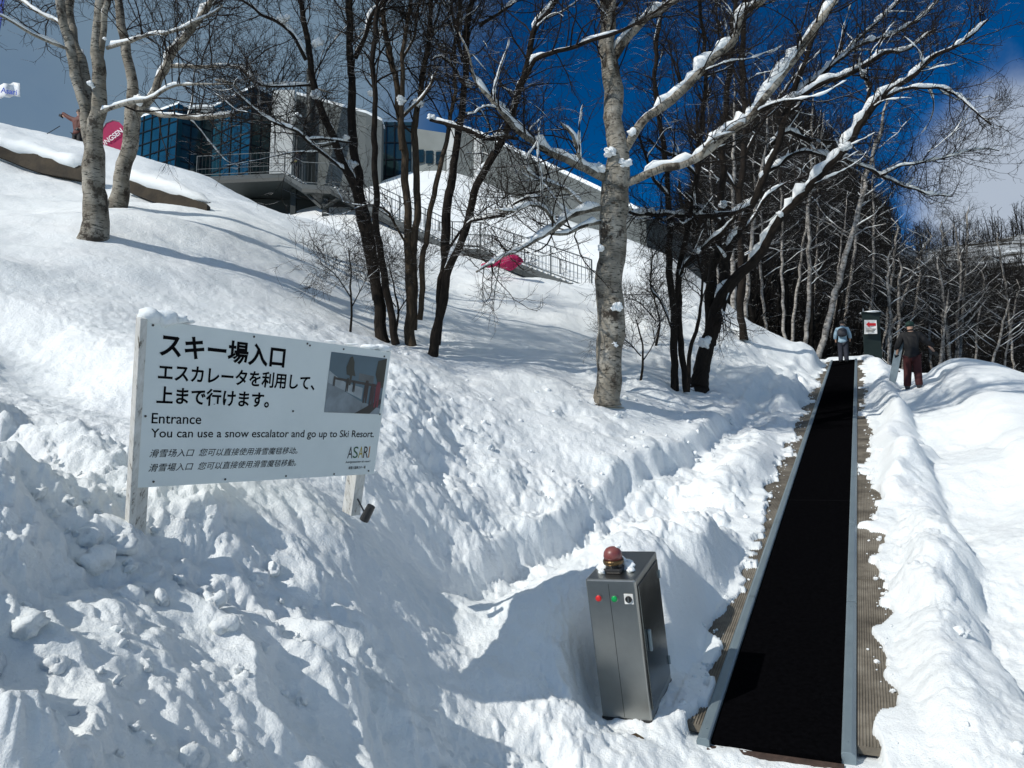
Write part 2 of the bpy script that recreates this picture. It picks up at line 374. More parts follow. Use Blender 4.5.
M['birch'] = bark('birch_bark', 'birch', .62); M['dark'] = bark('dark_bark', 'dark', .55); M['brown'] = bark('brown_bark', 'brown', .55); M['far'] = bark('far_birch_bark', 'far', .6)
M['twig'] = bark('twig_bark', 'dark', .22)
M['twig_far'] = bark('shaded_far_twig_bark', 'deep', .22)  # near-black: the shade inside the dense wood is put into the bark colour

# ------------------------------------------------------------------ ground meshes
def polar_grid(azs, rs):
    a, r = np.meshgrid(azs, rs); x = np.sin(a) * r; y = np.cos(a) * r; return x, y
def grid_faces(nr, nc, wrap=False):
    i, j = np.meshgrid(np.arange(nr - 1), np.arange(nc - (0 if wrap else 1)), indexing='ij'); j2 = (j + 1) % nc
    return np.stack([i * nc + j, i * nc + j2, (i + 1) * nc + j2, (i + 1) * nc + j], -1).reshape(-1, 4)
fine = np.radians(np.arange(-41, 41, .105 if not PREVIEW else .4))
coarse = np.radians(np.arange(41, 319, 2.5))
azs = np.concatenate([fine, coarse])
q = .0048 if not PREVIEW else .02
rs = np.concatenate([[.01, .6], 1.2 * np.exp(np.arange(0, math.log(85 / 1.2), q))])
gx, gy = polar_grid(azs, rs)
def far_z(x, y):
    r = np.hypot(x, y); az = np.degrees(np.arctan2(x, y))
    right = np.interp(r, [38, 50, 62, 78, 110, 160, 200, 260, 400], [-1, 1.5, 5, 9.5, 21, 42, 57, 61, 48]) + 2.2 * fbm(x * .02, y * .02, 201, 4) * sst(60, 120, r)
    right = right + np.interp(r, [50, 75, 110, 160, 260], [0, 7, 20, 30, 24]) * (1 - sst(20, 29, az)) * sst(11, 17, az)
    left = np.interp(r, [45, 60, 100, 400], [17, 19, 22, 30])
    k = sst(8, 12, az) * (1 - sst(95, 130, np.abs(az)))
    back = 1 - (1 - sst(95, 130, np.abs(az)))
    return (left * (1 - k) + right * k) * (1 - back) + (-3) * back
def world_ground(x, y):
    r = np.hypot(x, y); az = np.degrees(np.arctan2(x, y))
    k = sst(np.where(az > 11, 38, 58), np.where(az > 11, 52, 75), r)
    return full_ground(x, y) * (1 - k) + far_z(x, y) * k
gz = world_ground(gx, gy)
# lumps stand out along the slope's normal rather than straight up
gs = smooth_ground(gx, gy); e_ = .15; sx_ = (smooth_ground(gx + e_, gy) - gs) / e_; sy_ = (smooth_ground(gx, gy + e_) - gs) / e_
sx_ = np.clip(sx_, -1.2, 1.2); sy_ = np.clip(sy_, -1.2, 1.2); gu, gv = uv(gx, gy)
kd = (1 - sst(26, 36, np.hypot(gx, gy))) * sst(1.5, 2.5, np.hypot(gx, gy)) * np.where((gu > -1) & (gu < UEND + 2), sst(.9, 1.2, np.abs(gv)), 1); dd_ = (gz - gs) * kd
nl = 1 / (1 + sx_ ** 2 + sy_ ** 2); wx_ = dd_ * nl
gx, gy, gz = gx - sx_ * wx_, gy - sy_ * wx_, gz - dd_ + dd_ * (1 - (1 - nl) * .5)
faces = grid_faces(len(rs), len(azs), True)[:, ::-1]
ground = mesh_obj('snow_ground', np.stack([gx, gy, gz], -1).reshape(-1, 3), np.ascontiguousarray(faces), M['snow'], smooth=True)
tag(ground, kind='structure')

# woodland floor and far hills: scrub and the dense wood's shade painted dark over patchy snow
m, nt, b = newmat('woodland_floor'); g = nt.nodes.new('ShaderNodeNewGeometry').outputs['Position']
c = ramp(nt, noise(nt, g, .9, 8, .75), [(.47, (.008, .007, .005)), (.58, (.025, .022, .017)), (.72, (.3, .32, .33))])
c2 = ramp(nt, noise(nt, g, .16, 7, .7), [(.44, (.03, .027, .02)), (.60, (.62, .66, .69))])
sep = nt.nodes.new('ShaderNodeSeparateXYZ'); lk(nt, g, sep.inputs[0])
hi = nd(nt, 'ShaderNodeMapRange'); hi.inputs[1].default_value = 24; hi.inputs[2].default_value = 30; lx = nd(nt, 'ShaderNodeMath', _operation='MULTIPLY_ADD'); lk(nt, sep.outputs['X'], lx.inputs[0]); lx.inputs[1].default_value = .9; lx.inputs[2].default_value = -75; lz = nd(nt, 'ShaderNodeMath', _operation='ADD'); lk(nt, lx.outputs[0], lz.inputs[0]); lk(nt, sep.outputs['Z'], lz.inputs[1]); lk(nt, lz.outputs[0], hi.inputs[0])
lk(nt, mixc(nt, hi.outputs[0], c, c2), b.inputs['Base Color']); b.inputs['Roughness'].default_value = .9; b.inputs['Specular IOR Level'].default_value = .1
lk(nt, bump(nt, noise(nt, g, 1.5, 8, .7), 1, .5), b.inputs['Normal'])
M['floor'] = m
a2 = np.radians(np.arange(10, 96, .6)); r2 = np.concatenate([np.arange(40, 80, 1.0), np.geomspace(80, 420, 70)])
hx, hy = polar_grid(a2, r2); hz = world_ground(hx, hy) + .12 * sst(40, 43, np.hypot(hx, hy)) - .1 * (1 - sst(40, 44, np.hypot(hx, hy)))
hills = mesh_obj('hills', np.stack([hx, hy, hz], -1).reshape(-1, 3), np.ascontiguousarray(grid_faces(len(r2), len(a2))[:, ::-1]), M['floor'], smooth=True)
tag(hills, kind='structure')

# broken lumps of snow lying on the banks
g_ = np.random.default_rng(77); NC = 60000
cx_ = g_.uniform(-4, 14, NC); cy_ = g_.uniform(1.2, 26, NC); u_, v_ = uv(cx_, cy_); mk = chunk_mask(cx_, cy_, u_, v_) * (np.abs(v_) > .66); rr_ = np.hypot(cx_, cy_)
keep = (g_.random(NC) < np.clip(mk - .05, 0, 1) ** 1.8 * np.where(rr_ < 7, .16, .10)) & (np.abs(np.arctan2(cx_, cy_)) < .66)
keep &= ~((np.abs((cx_ - .8) * UX + (cy_ - 5.4) * UY) < .8) & (np.abs((cx_ - .8) * VX + (cy_ - 5.4) * VY) < .35))
cx_, cy_, mk = cx_[keep], cy_[keep], mk[keep]; cx_, cy_, mk = cx_[:], cy_[:], mk[:]; eu = g_.uniform(0, 18, 420); ev = g_.normal(0, .05, 420) + np.where(g_.random(420) < .5, .64, -.70); ex, ey = xy(eu, ev); okk = np.abs(ev) > .50; cx_ = np.append(cx_, ex[okk]); cy_ = np.append(cy_, ey[okk]); mk = np.append(mk, -.55 * np.ones(okk.sum()))
cz_ = full_ground(cx_, cy_); u_, v_ = uv(cx_, cy_); cz_ = np.where(np.abs(v_) < .9, np.maximum(cz_, plane(u_) + .012), cz_); V, Fc, b = [], [], 0
protos = [blob((0, 0, 0), 1, 900 + k, 3, (1, .85, .8), .5) for k in range(10)]
for k in range(len(cx_)):
    pv, pf = protos[k % 10]; sz = .014 + .055 * g_.random() ** 3.5; sz *= .7 + .6 * mk[k]; a_ = g_.random() * 6.28; sq = g_.uniform(.7, 1.2)
    c_, s_ = math.cos(a_), math.sin(a_); q_ = pv * sz; q_ = np.stack([q_[:, 0] * c_ - q_[:, 1] * s_ * sq, q_[:, 0] * s_ + q_[:, 1] * c_ * sq, q_[:, 2]], -1)
    V.append(q_ + (cx_[k], cy_[k], cz_[k] + sz * .0)); Fc.append(np.array(pf) + b); b += len(pv)
print('chunks', len(cx_))
tag(mesh_obj('snow_lumps', np.vstack(V), np.vstack(Fc), M['snow'], smooth=True), 'broken lumps of snow strewn over the banks and trodden track', 'snow lumps', kind='stuff')

# ------------------------------------------------------------------ trees
def unit(v): return v / (np.linalg.norm(v, axis=-1, keepdims=True) + 1e-9)
def grow(start, dirs, length, r0, K, wig, up, g=None):
    g = g or rng; N = len(start); pts = np.empty((N, K, 3)); pts[:, 0] = start; d = unit(dirs); st = (length / (K - 1))[:, None]
    bend = g.normal(0, wig * .5, (N, 3))
    for k in range(1, K):
        d = unit(d + g.normal(0, wig, (N, 3)) + bend + np.array([0, 0, up])); pts[:, k] = pts[:, k - 1] + d * st
    rad = r0[:, None] * np.linspace(1, .35, K)[None]
    return pts, rad
def spawn(pts, per, lo=.15, spread=1.0, g=None):
    """pick start points and outward directions along polylines pts (N,K,3)"""
    g = g or rng; N, K, _ = pts.shape; per = np.maximum(0, np.broadcast_to(per, (N,))).astype(int)
    idx = np.repeat(np.arange(N), per); t = (lo + (1 - lo) * g.random(len(idx)) ** .8) * (K - 1); k = np.minimum(t.astype(int), K - 2); f = (t - k)[:, None]
    p = pts[idx, k] * (1 - f) + pts[idx, k + 1] * f; tan = unit(pts[idx, k + 1] - pts[idx, k])
    s = g.normal(0, 1, (len(idx), 3)); s = unit(s - tan * np.sum(s * tan, 1, keepdims=True))
    return p, unit(tan * g.uniform(.5, 1.1, (len(idx), 1)) + s * spread), idx, t / (K - 1)
def bark_attr(o, co):
    a = o.data.attributes.new('bark', 'FLOAT_VECTOR', 'POINT'); a.data.foreach_set('vector', np.asarray(co, np.float32).ravel())
def limb_mesh(name, p, r, mat, parent, n=10, rough=.06, seed=0):
    """one stem or limb with an uneven surface"""
    K = len(p); th = np.arange(n) * 2 * math.pi / n
    v, f = tubes(p[None], r[None], n); L = np.concatenate([[0], np.cumsum(np.linalg.norm(np.diff(p, axis=0), axis=1))])
    V = v.reshape(K, n, 3); ctr = p[:, None, :]
    k = 1 + rough * fbm(np.cos(th)[None] * 1.5 + seed + L[:, None] * 1.1, np.sin(th)[None] * 1.5 + L[:, None] * 2.3, seed, 3)
    V = ctr + (V - ctr) * k[:, :, None]
    co = np.stack([np.cos(th)[None] * r[:, None] + seed, np.sin(th)[None] * r[:, None] + 0 * L[:, None], L[:, None] + 0 * th[None]], -1)
    vv = np.vstack([V.reshape(-1, 3), p[-1][None]]); ff = [tuple(q) for q in f] + [((K - 1) * n + j, (K - 1) * n + (j + 1) % n, K * n) for j in range(n)]
    o = mesh_obj(name, vv, ff, mat, parent, smooth=True)
    bark_attr(o, np.vstack([co.reshape(-1, 3), [[seed, 0, L[-1]]]]))
    return o
def snow_on(ps, rs_, g, thick=1.0, gap=.35):
    """ridges of settled snow along the upper side of limbs"""
    V, Fc, b = [], [], 0
    for p, r in zip(ps, rs_):
        t = unit(np.gradient(p, axis=0)); up = np.array([0, 0, 1.]) - t * t[:, 2:3]; ul = np.linalg.norm(up, axis=1, keepdims=True); up = up / (ul + 1e-6)
        L = np.concatenate([[0], np.cumsum(np.linalg.norm(np.diff(p, axis=0), axis=1))]); s0 = g.random() * 99
        keep = sst(-gap - .15, -gap + .25, vnoise(L * 1.3 + s0, L * 0, 7)) * sst(.35, .62, ul[:, 0])
        w = (np.minimum(r, .09) * .72 + .012 * np.clip(r / .02, .25, 1)) * thick * keep * (1 + .6 * fbm(L * 7 + s0, L * 0, 9, 4, .6)); w[0] = w[-1] = 0
        w = np.maximum(w, 0)
        if w.max() < .004: continue
        c = p + up * (r * .72 + w * .38)[:, None] - up * (w < .003)[:, None] * (r * .6)[:, None]
        v, f = tubes(c[None], np.maximum(w, .0005)[None], 7); V.append(v); Fc.append(f + b); b += len(v)
    if not V: return None, None
    return np.vstack(V), np.vstack(Fc)
TREES = 0
def tree(name, label, group, stems, limbs, bk, dens=1.0, seed=0, up=.05, twig_mat='twig', snow=1.0, fork_snow=(), L1=(.6, 1.9), dm=None, gap=.35, rr=1.0, n=10, step=.12):
    """stems / limbs: lists of (list of (px, py, depth, width_px)); the first point of the first stem is the foot"""
    g = np.random.default_rng(seed + 100)
    def conv(l, foot=False):
        a = np.array([np.append(P(x, y, d), w * .5 * d / F * rr) for x, y, d, w in l])
        c = catmull(a, step); c[:, :3] += np.cumsum(g.normal(0, .0035, (len(c), 3)), axis=0) * .6 * np.minimum(1, np.arange(len(c)) / 5)[:, None]
        L_ = np.arange(len(c)) * step; am = .035 * np.minimum(1, L_ / .6) * np.minimum(1, step / .12 * .12 / .12) * (1 if step < .2 else 1.6)
        for ax_ in range(3): c[:, ax_] += am * fbm(L_ * 1.9 + g.random() * 50, L_ * 0, 400 + ax_, 3)
        return c
    if dm is None: stems = [[(q[0], q[1] - (7 if stems[0][0][3] > 15 and q is s_[0] and k_ == 0 else 0), *q[2:]) for q in s_] for k_, s_ in enumerate(stems)]
    S = [conv(s) for s in stems]; Lm = [conv(s) for s in limbs]
    for s_ in Lm: s_[:, 3] *= .64
    for s_ in S: s_[:, 3] *= (.92 if stems[0][0][3] > 28 else .80)
    for s, raw in zip(S, stems):
        if s is S[0] or raw[0][1] > 195 + 0 * raw[0][0] and raw[0][4:] == ():
            pass
    root = empty(name, S[0][0][:3], label, 'tree', group)
    for i, s in enumerate(S):
        p, r = s[:, :3], s[:, 3].copy()
        if np.isfinite(p[0, 2]) and i == 0:
            r *= 1 + .35 * np.exp(-np.arange(len(p)) * step / .25)
        limb_mesh('trunk', p, r, M[bk], root, 14 if n > 8 else n, .09, seed + i)
    for i, s in enumerate(Lm): limb_mesh('limb', s[:, :3], s[:, 3], M[bk], root, n, .08, seed + 30 + i)
    # twigs in three generations
    P1, R1 = [], []; PS = []
    K1 = 9
    for s, kind in [(s, 0) for s in S] + [(s, 1) for s in Lm]:
        ln = np.sum(np.linalg.norm(np.diff(s[:, :3], axis=0), axis=1)); lo = .45 if kind == 0 else .18
        nn = int(dens * ln * (8.0 if kind else 5.5)); 
        if nn < 1: continue
        p, d, idx, t = spawn(s[None, :, :3], nn, lo, 1.0, g)
        d = unit(d + np.array([0, 0, .25])) ; rs0 = np.interp(t, np.linspace(0, 1, len(s)), s[:, 3])
        ok = p[:, 2] > root.location.z + (1.3 if kind == 0 else .6)
        p, d, t, rs0 = p[ok], d[ok], t[ok], rs0[ok]
        ln1 = g.uniform(*L1, len(p)) * (1.15 - .5 * t); r1 = np.minimum(rs0 * .5, .006 + .008 * ln1)
        a, rr1 = grow(p, d, ln1, r1, K1, .15, up, g); P1.append(a); R1.append(rr1)
    V, Fc, b = [], [], 0
    if P1:
        P1 = np.vstack(P1); R1 = np.vstack(R1)
        gen = [(P1, R1, 4)]
        p, d, idx, t = spawn(P1, 7, .12, .85, g); l2 = g.uniform(.22, .7, len(p)); P2, R2 = grow(p, d, l2, np.minimum(R1[idx, 0] * .6, .0055), 6, .17, up * .8, g); gen.append((P2, R2, 3))
        p, d, idx, t = spawn(P2, 4, .2, .8, g); l3 = g.uniform(.10, .34, len(p)); P3, R3 = grow(p, d, l3, np.full(len(p), .0032), 4, .18, up, g); gen.append((P3, R3, 3))
        for a, r_, k in gen:
            v, f = tubes(a, np.maximum(r_, .0022), k); V.append(v); Fc.append(f + b); b += len(v)
        mesh_obj('crown', np.vstack(V), np.vstack(Fc), M[twig_mat], root)
    ps = [s[:, :3] for s in S + Lm]; rs_ = [s[:, 3] for s in S + Lm]
    if P1 is not None and len(P1):
        sel = g.random(len(P1)) < .16
        for a, r_ in zip(P1[sel], R1[sel]): ps.append(catmull(np.hstack([a, r_[:, None]]), .06)[:, :3]); rs_.append(np.interp(np.linspace(0, 1, len(ps[-1])), np.linspace(0, 1, K1), r_))
    v, f = snow_on(ps, rs_, g, snow, gap)
    if v is not None:
        v = [v]; f = [f]; b = len(v[0])
        for (px, py, d, w) in fork_snow:
            allp = np.vstack([q_[:, :3] for q_ in S + Lm]); allr = np.concatenate([q_[:, 3] for q_ in S + Lm]); rel = allp - np.array([0, 0, EYE]); dep = rel[:, 1] * CS + rel[:, 2] * SN
            qx = 512 + F * rel[:, 0] / dep; qy = 384 - F * (rel[:, 2] * CS - rel[:, 1] * SN) / dep; kk_ = np.argmin((qx - px) ** 2 + (qy - py) ** 2); near = P(px, py, dep[kk_]); near = near + unit(np.array([0, 0, EYE]) - near) * allr[kk_] * .75
            for q in range(3):
                rb = w * (.27 if stems[0][0][3] > 28 else .38) * d / F * g.uniform(.6, 1)
                bv, bf = blob(near + np.array([g.normal(0, rb * .5), -rb * .5, rb * .5 + g.normal(0, rb * .3)]), rb, int(px) + q, 3, (1, 1, .85), .5)
                bf = np.array(bf); bf = np.hstack([bf, bf[:, :1]])  # triangles written as degenerate quads are rebuilt below
                v.append(bv); f.append(bf + b); b += len(bv)
        VV = np.vstack(v); FF = [tuple(q) if q[0] != q[3] else tuple(q[:3]) for q in np.vstack(f)]
        mesh_obj('snow_cover', VV, FF, M['snow_cap'], root, smooth=True)
    return root
def foot(px, py): 
    p, t = hit(px, py); return t

# two birches on the slope, left
d = foot(92, 236); print('birch L', d)
tree('birch_tree', 'nearer of the two birches high on the left slope, its trunk splitting into upright stems', 'birches on the left slope',
  [[(92, 250, d, 30), (93, 236, d, 27), (95, 190, d, 23), (94, 160, d, 21), (84, 119, d, 12), (72, 62, d, 10), (62, 0, d, 9), (52, -70, d, 8), (44, -150, d, 5), (38, -220, d, 3)],
   [(95, 175, d, 19), (92, 140, d + .05, 16), (84, 78, d + .2, 13), (75, 40, d + .3, 10), (71, 0, d + .4, 9), (70, -80, d + .5, 7), (62, -180, d + .6, 3)],
   [(96, 175, d, 18), (98, 125, d - .1, 16), (100, 72, d - .2, 14), (97, 45, d - .2, 11), (96, 0, d - .3, 10), (92, -80, d - .5, 8), (98, -180, d - .5, 3)]],
  [[(100, 60, d - .2, 10), (105, 20, d - .3, 9), (110, 0, d - .4, 9), (122, -60, d - .6, 6), (130, -130, d - .8, 3)],
   [(68, 49, d, 5), (52, 44, d - .3, 5), (31, 34, d - .6, 4), (0, 16, d - 1, 3.5), (-40, 5, d - 1.2, 2)],
   [(66, 30, d, 5), (48, 17, d + .2, 4), (30, 6, d + .3, 4), (5, -4, d + .6, 3)],
   [(107, 48, d - .2, 6), (137, 41, d - .4, 5), (175, 34, d - .6, 4), (200, 20, d - .7, 3.5), (222, 8, d - .8, 2)],
   [(99, 113, d - .2, 7), (115, 107, d - .4, 6), (131, 103, d - .5, 6), (156, 97, d - .6, 5), (175, 87, d - .7, 4), (205, 83, d - .8, 3), (232, 84, d - .9, 2)]],
  'birch', .9, 1, fork_snow=[(93, 88, d - .15, 12), (104, 40, d - .3, 9)])
d = foot(118, 207); print('birch L2', d)
tree('birch_tree', 'leaning birch right behind its twin on the left slope, forked beside the pink banner', 'birches on the left slope',
  [[(113, 218, d, 22), (117, 206, d, 21), (125, 158, d, 18), (134, 115, d, 18), (134, 92, d, 14), (129, 60, d, 12), (123, 30, d, 11), (118, 0, d, 9), (112, -80, d, 6), (104, -170, d, 3)]],
  [[(133, 118, d, 15), (147, 103, d - .1, 13), (160, 80, d - .2, 12), (172, 58, d - .3, 12), (192, 28, d - .5, 11), (215, 0, d - .7, 9), (244, -40, d - .9, 7), (270, -100, d - 1, 3)],
   [(140, 110, d, 8), (152, 112, d - .2, 7), (175, 116, d - .5, 6), (215, 118, d - .9, 6), (236, 114, d - 1.1, 5), (252, 107, d - 1.3, 3)],
   [(171, 66, d - .3, 7), (190, 66, d - .4, 6), (238, 67, d - .6, 5), (259, 84, d - .8, 5), (300, 84, d - 1, 3.5), (330, 92, d - 1.2, 2)],
   [(216, 80, d - .5, 4), (232, 84, d - .7, 4), (245, 100, d - .8, 4), (262, 112, d - 1, 4), (290, 124, d - 1.2, 3), (320, 150, d - 1.4, 2)]],
  'birch', .9, 2, fork_snow=[(140, 105, d - .2, 14), (185, 30, d - .5, 8)])

# dark clump in the middle left
d = foot(384, 341); print('clump', d)
tree('bare_tree', 'dark leafless tree left of the middle whose leaning stems cross below a lump of snow', 'dark trees on the middle slope',
  [[(385, 352, d, 20), (383, 340, d, 18), (376, 290, d, 16), (366, 238, d, 15), (354, 187, d, 13), (334, 137, d, 11), (318, 103, d, 10), (309, 56, d, 9), (302, 15, d, 8), (294, -60, d, 6), (280, -150, d, 3)],
   [(377, 300, d + .05, 14), (370, 240, d + .1, 14), (361, 190, d + .2, 13), (352, 130, d + .3, 12), (350, 80, d + .4, 11), (349, 30, d + .5, 10), (348, -20, d + .5, 9), (352, -110, d + .7, 5), (350, -190, d + .8, 3)],
   [(396, 345, d - .2, 12), (388, 300, d - .2, 11), (378, 237, d - .2, 10), (374, 175, d - .3, 9), (373, 125, d - .3, 8), (371, 62, d - .4, 7), (375, 15, d - .4, 7), (384, -60, d - .5, 5), (380, -160, d - .5, 3)]],
  [[(355, 58, d + .4, 9), (365, 38, d + .2, 8), (376, 12, d, 7), (386, -10, d - .1, 6), (398, -60, d - .3, 4)],
   [(306, 60, d, 7), (288, 28, d - .2, 6), (262, 12, d - .4, 5), (240, -2, d - .6, 4)],
   [(312, 85, d, 5), (288, 86, d - .3, 4), (262, 84, d - .5, 3.5), (240, 68, d - .7, 3)],
   [(346, 172, d, 5), (318, 150, d - .3, 5), (296, 130, d - .6, 5), (270, 118, d - .8, 4), (248, 100, d - 1, 3.5), (232, 84, d - 1.2, 3)],
   [(352, 143, d, 4), (330, 140, d - .2, 4), (306, 142, d - .4, 3)]],
  'dark', 1.0, 3, rr=.86, fork_snow=[(351, 165, d - .15, 13), (347, 139, d - .1, 8), (318, 45, d, 12), (316, 98, d - .1, 12), (281, 22, d - .3, 11)])
d = foot(411, 345)
tree('bare_tree', 'brown leafless tree with a bundle of thin upright stems between two darker trees', 'dark trees on the middle slope',
  [[(412, 356, d, 17), (411, 344, d, 15), (409, 290, d, 13), (406, 237, d, 12), (402, 156, d, 10), (399, 109, d, 9), (390, 62, d, 8), (384, 19, d, 7), (382, -60, d, 5), (376, -150, d, 3)],
   [(413, 330, d + .1, 12), (416, 237, d + .1, 11), (415, 125, d + .2, 9), (420, 90, d + .2, 8), (428, 55, d + .2, 7), (431, 0, d + .2, 6), (438, -90, d + .3, 3)],
   [(402, 150, d - .1, 8), (401, 94, d - .2, 7), (403, 47, d - .3, 6), (411, 0, d - .3, 5), (416, -90, d - .4, 3)],
   [(420, 320, d - .1, 8), (426, 237, d - .1, 8), (440, 162, d, 7), (452, 109, d, 6), (456, 62, d, 5), (460, 0, d, 5), (470, -90, d, 3)]],
  [[(401, 62, d, 5), (412, 40, d - .2, 4), (418, 12, d - .3, 4), (428, -30, d - .4, 3)],
   [(402, 118, d, 5), (412, 108, d - .2, 5), (424, 96, d - .4, 4), (436, 72, d - .5, 3)],
   [(409, 250, d, 4), (390, 215, d - .4, 4), (372, 205, d - .6, 3), (350, 210, d - .8, 2)]],
  'brown', 1.1, 4, rr=.86, fork_snow=[(402, 103, d - .1, 10), (416, 106, d - .1, 12), (372, 96, d - .1, 8), (372, 78, d - .2, 7)])
d = foot(433, 355)
tree('bare_tree', 'dark leafless tree right of its clump, one stem leaning far towards the central birch', 'dark trees on the middle slope',
  [[(432, 366, d, 16), (433, 353, d, 14), (445, 290, d, 12), (463, 238, d - .1, 11), (477, 187, d - .2, 11), (499, 147, d - .3, 10), (516, 108, d - .3, 10), (527, 72, d - .4, 9), (538, 28, d - .5, 8), (560, -5, d - .6, 6), (600, -60, d - .8, 4)],
   [(437, 345, d + .2, 11), (446, 250, d + .2, 13), (447, 194, d + .3, 12), (458, 137, d + .4, 10), (464, 69, d + .5, 9), (468, 19, d + .5, 8), (482, -40, d + .6, 5), (486, -140, d + .7, 3)]],
  [[(463, 62, d + .4, 7), (455, 28, d + .3, 6), (448, 0, d + .2, 5), (440, -60, d + .1, 3)],
   [(462, 82, d + .3, 6), (452, 66, d + .1, 5), (440, 58, d - .1, 4), (430, 62, d - .2, 3)],
   [(447, 250, d + .1, 5), (470, 222, d - .3, 5), (498, 215, d - .6, 5), (520, 200, d - .8, 4), (545, 196, d - 1, 3)],
   [(430, 120, d - .2, 5), (444, 124, d - .25, 7), (460, 131, d - .3, 8), (485, 138, d - .3, 8), (506, 137, d - .3, 8), (520, 139, d - .2, 5)],
   [(527, 76, d - .4, 8), (534, 60, d - .5, 9), (550, 54, d - .6, 8), (575, 47, d - .8, 7), (600, 38, d - 1, 7), (640, 22, d - 1.2, 5), (680, -10, d - 1.3, 3)],
   [(480, 26, d + .5, 6), (500, 12, d + .6, 5), (525, -8, d + .6, 4)]],
  'dark', 1.0, 5, rr=.88, fork_snow=[(470, 86, d + .3, 9), (431, 118, d - .2, 9)])

# central birch
d = foot(607, 401); print('central', d)
tree('birch_tree', 'big central birch with snow laden limbs spreading low on both sides', None,
  [[(607, 412, d, 29), (607, 402, d, 27), (610, 340, d, 29), (611, 280, d, 29), (612, 240, d, 29), (614, 195, d, 31), (615, 160, d, 24), (612, 125, d, 20), (611, 85, d, 20), (607, 45, d, 17), (605, 0, d, 16), (600, -80, d, 12), (592, -170, d + .2, 7), (588, -240, d + .3, 3)]],
  [[(612, 60, d, 15), (622, 44, d - .1, 13), (634, 30, d - .2, 12), (652, 16, d - .3, 11), (670, 4, d - .5, 10), (700, -25, d - .7, 8), (740, -80, d - 1, 4)],
   [(612, 70, d - .3, 8), (609, 50, d - .35, 9), (611, 20, d - .4, 8), (614, -10, d - .45, 7), (620, -70, d - .5, 4)],
   [(617, 160, d, 13), (626, 148, d - .1, 13), (640, 125, d - .2, 14), (655, 112, d - .3, 14), (672, 100, d - .4, 14), (688, 86, d - .5, 13), (705, 68, d - .6, 13), (730, 44, d - .8, 11), (742, 16, d - .9, 10), (768, -6, d - 1, 9), (810, -60, d - 1.3, 5)],
   [(616, 186, d, 14), (630, 181, d - .1, 13), (656, 169, d - .2, 13), (688, 162, d - .3, 13), (719, 144, d - .5, 13), (738, 128, d - .6, 12), (755, 112, d - .7, 12), (772, 90, d - .8, 12), (792, 62, d - .9, 11), (813, 28, d - 1, 11), (834, 0, d - 1.1, 9), (862, -50, d - 1.3, 6), (880, -100, d - 1.5, 3)],
   [(608, 180, d, 13), (596, 174, d - .1, 12), (572, 163, d - .3, 11), (548, 152, d - .5, 10), (520, 133, d - .8, 9), (503, 112, d - 1, 8), (488, 96, d - 1.1, 6), (476, 82, d - 1.2, 5), (471, 56, d - 1.3, 3), (462, 34, d - 1.3, 2)],
   [(604, 208, d, 9), (590, 210, d - .2, 9), (570, 218, d - .4, 8), (552, 230, d - .6, 8), (528, 246, d - .8, 5), (500, 258, d - 1.1, 4), (476, 272, d - 1.3, 3)],
   [(556, 227, d - .6, 6), (545, 210, d - .7, 5), (530, 205, d - .9, 4), (510, 212, d - 1, 4), (492, 208, d - 1.1, 2)],
   [(600, 222, d - .1, 7), (580, 226, d - .3, 6), (560, 234, d - .5, 5), (540, 232, d - .6, 3)],
   [(582, 168, d - .3, 6), (577, 150, d - .4, 6), (572, 136, d - .5, 5), (560, 122, d - .6, 3)],
   [(583, 205, d - .3, 4), (565, 190, d - .4, 5), (545, 184, d - .5, 6), (530, 176, d - .6, 5), (524, 165, d - .7, 3)],
   [(700, 158, d - .4, 7), (712, 140, d - .6, 4), (736, 132, d - .8, 4)]],
  'birch', 1.05, 6, snow=1.35, gap=.5, fork_snow=[(612, 155, d - .2, 22), (600, 168, d - .25, 18), (624, 166, d - .25, 16), (632, 134, d - .2, 15), (601, 250, d - .3, 12), (616, 308, d - .2, 18), (614, 345, d - .22, 12), (622, 184, d - .2, 14)])

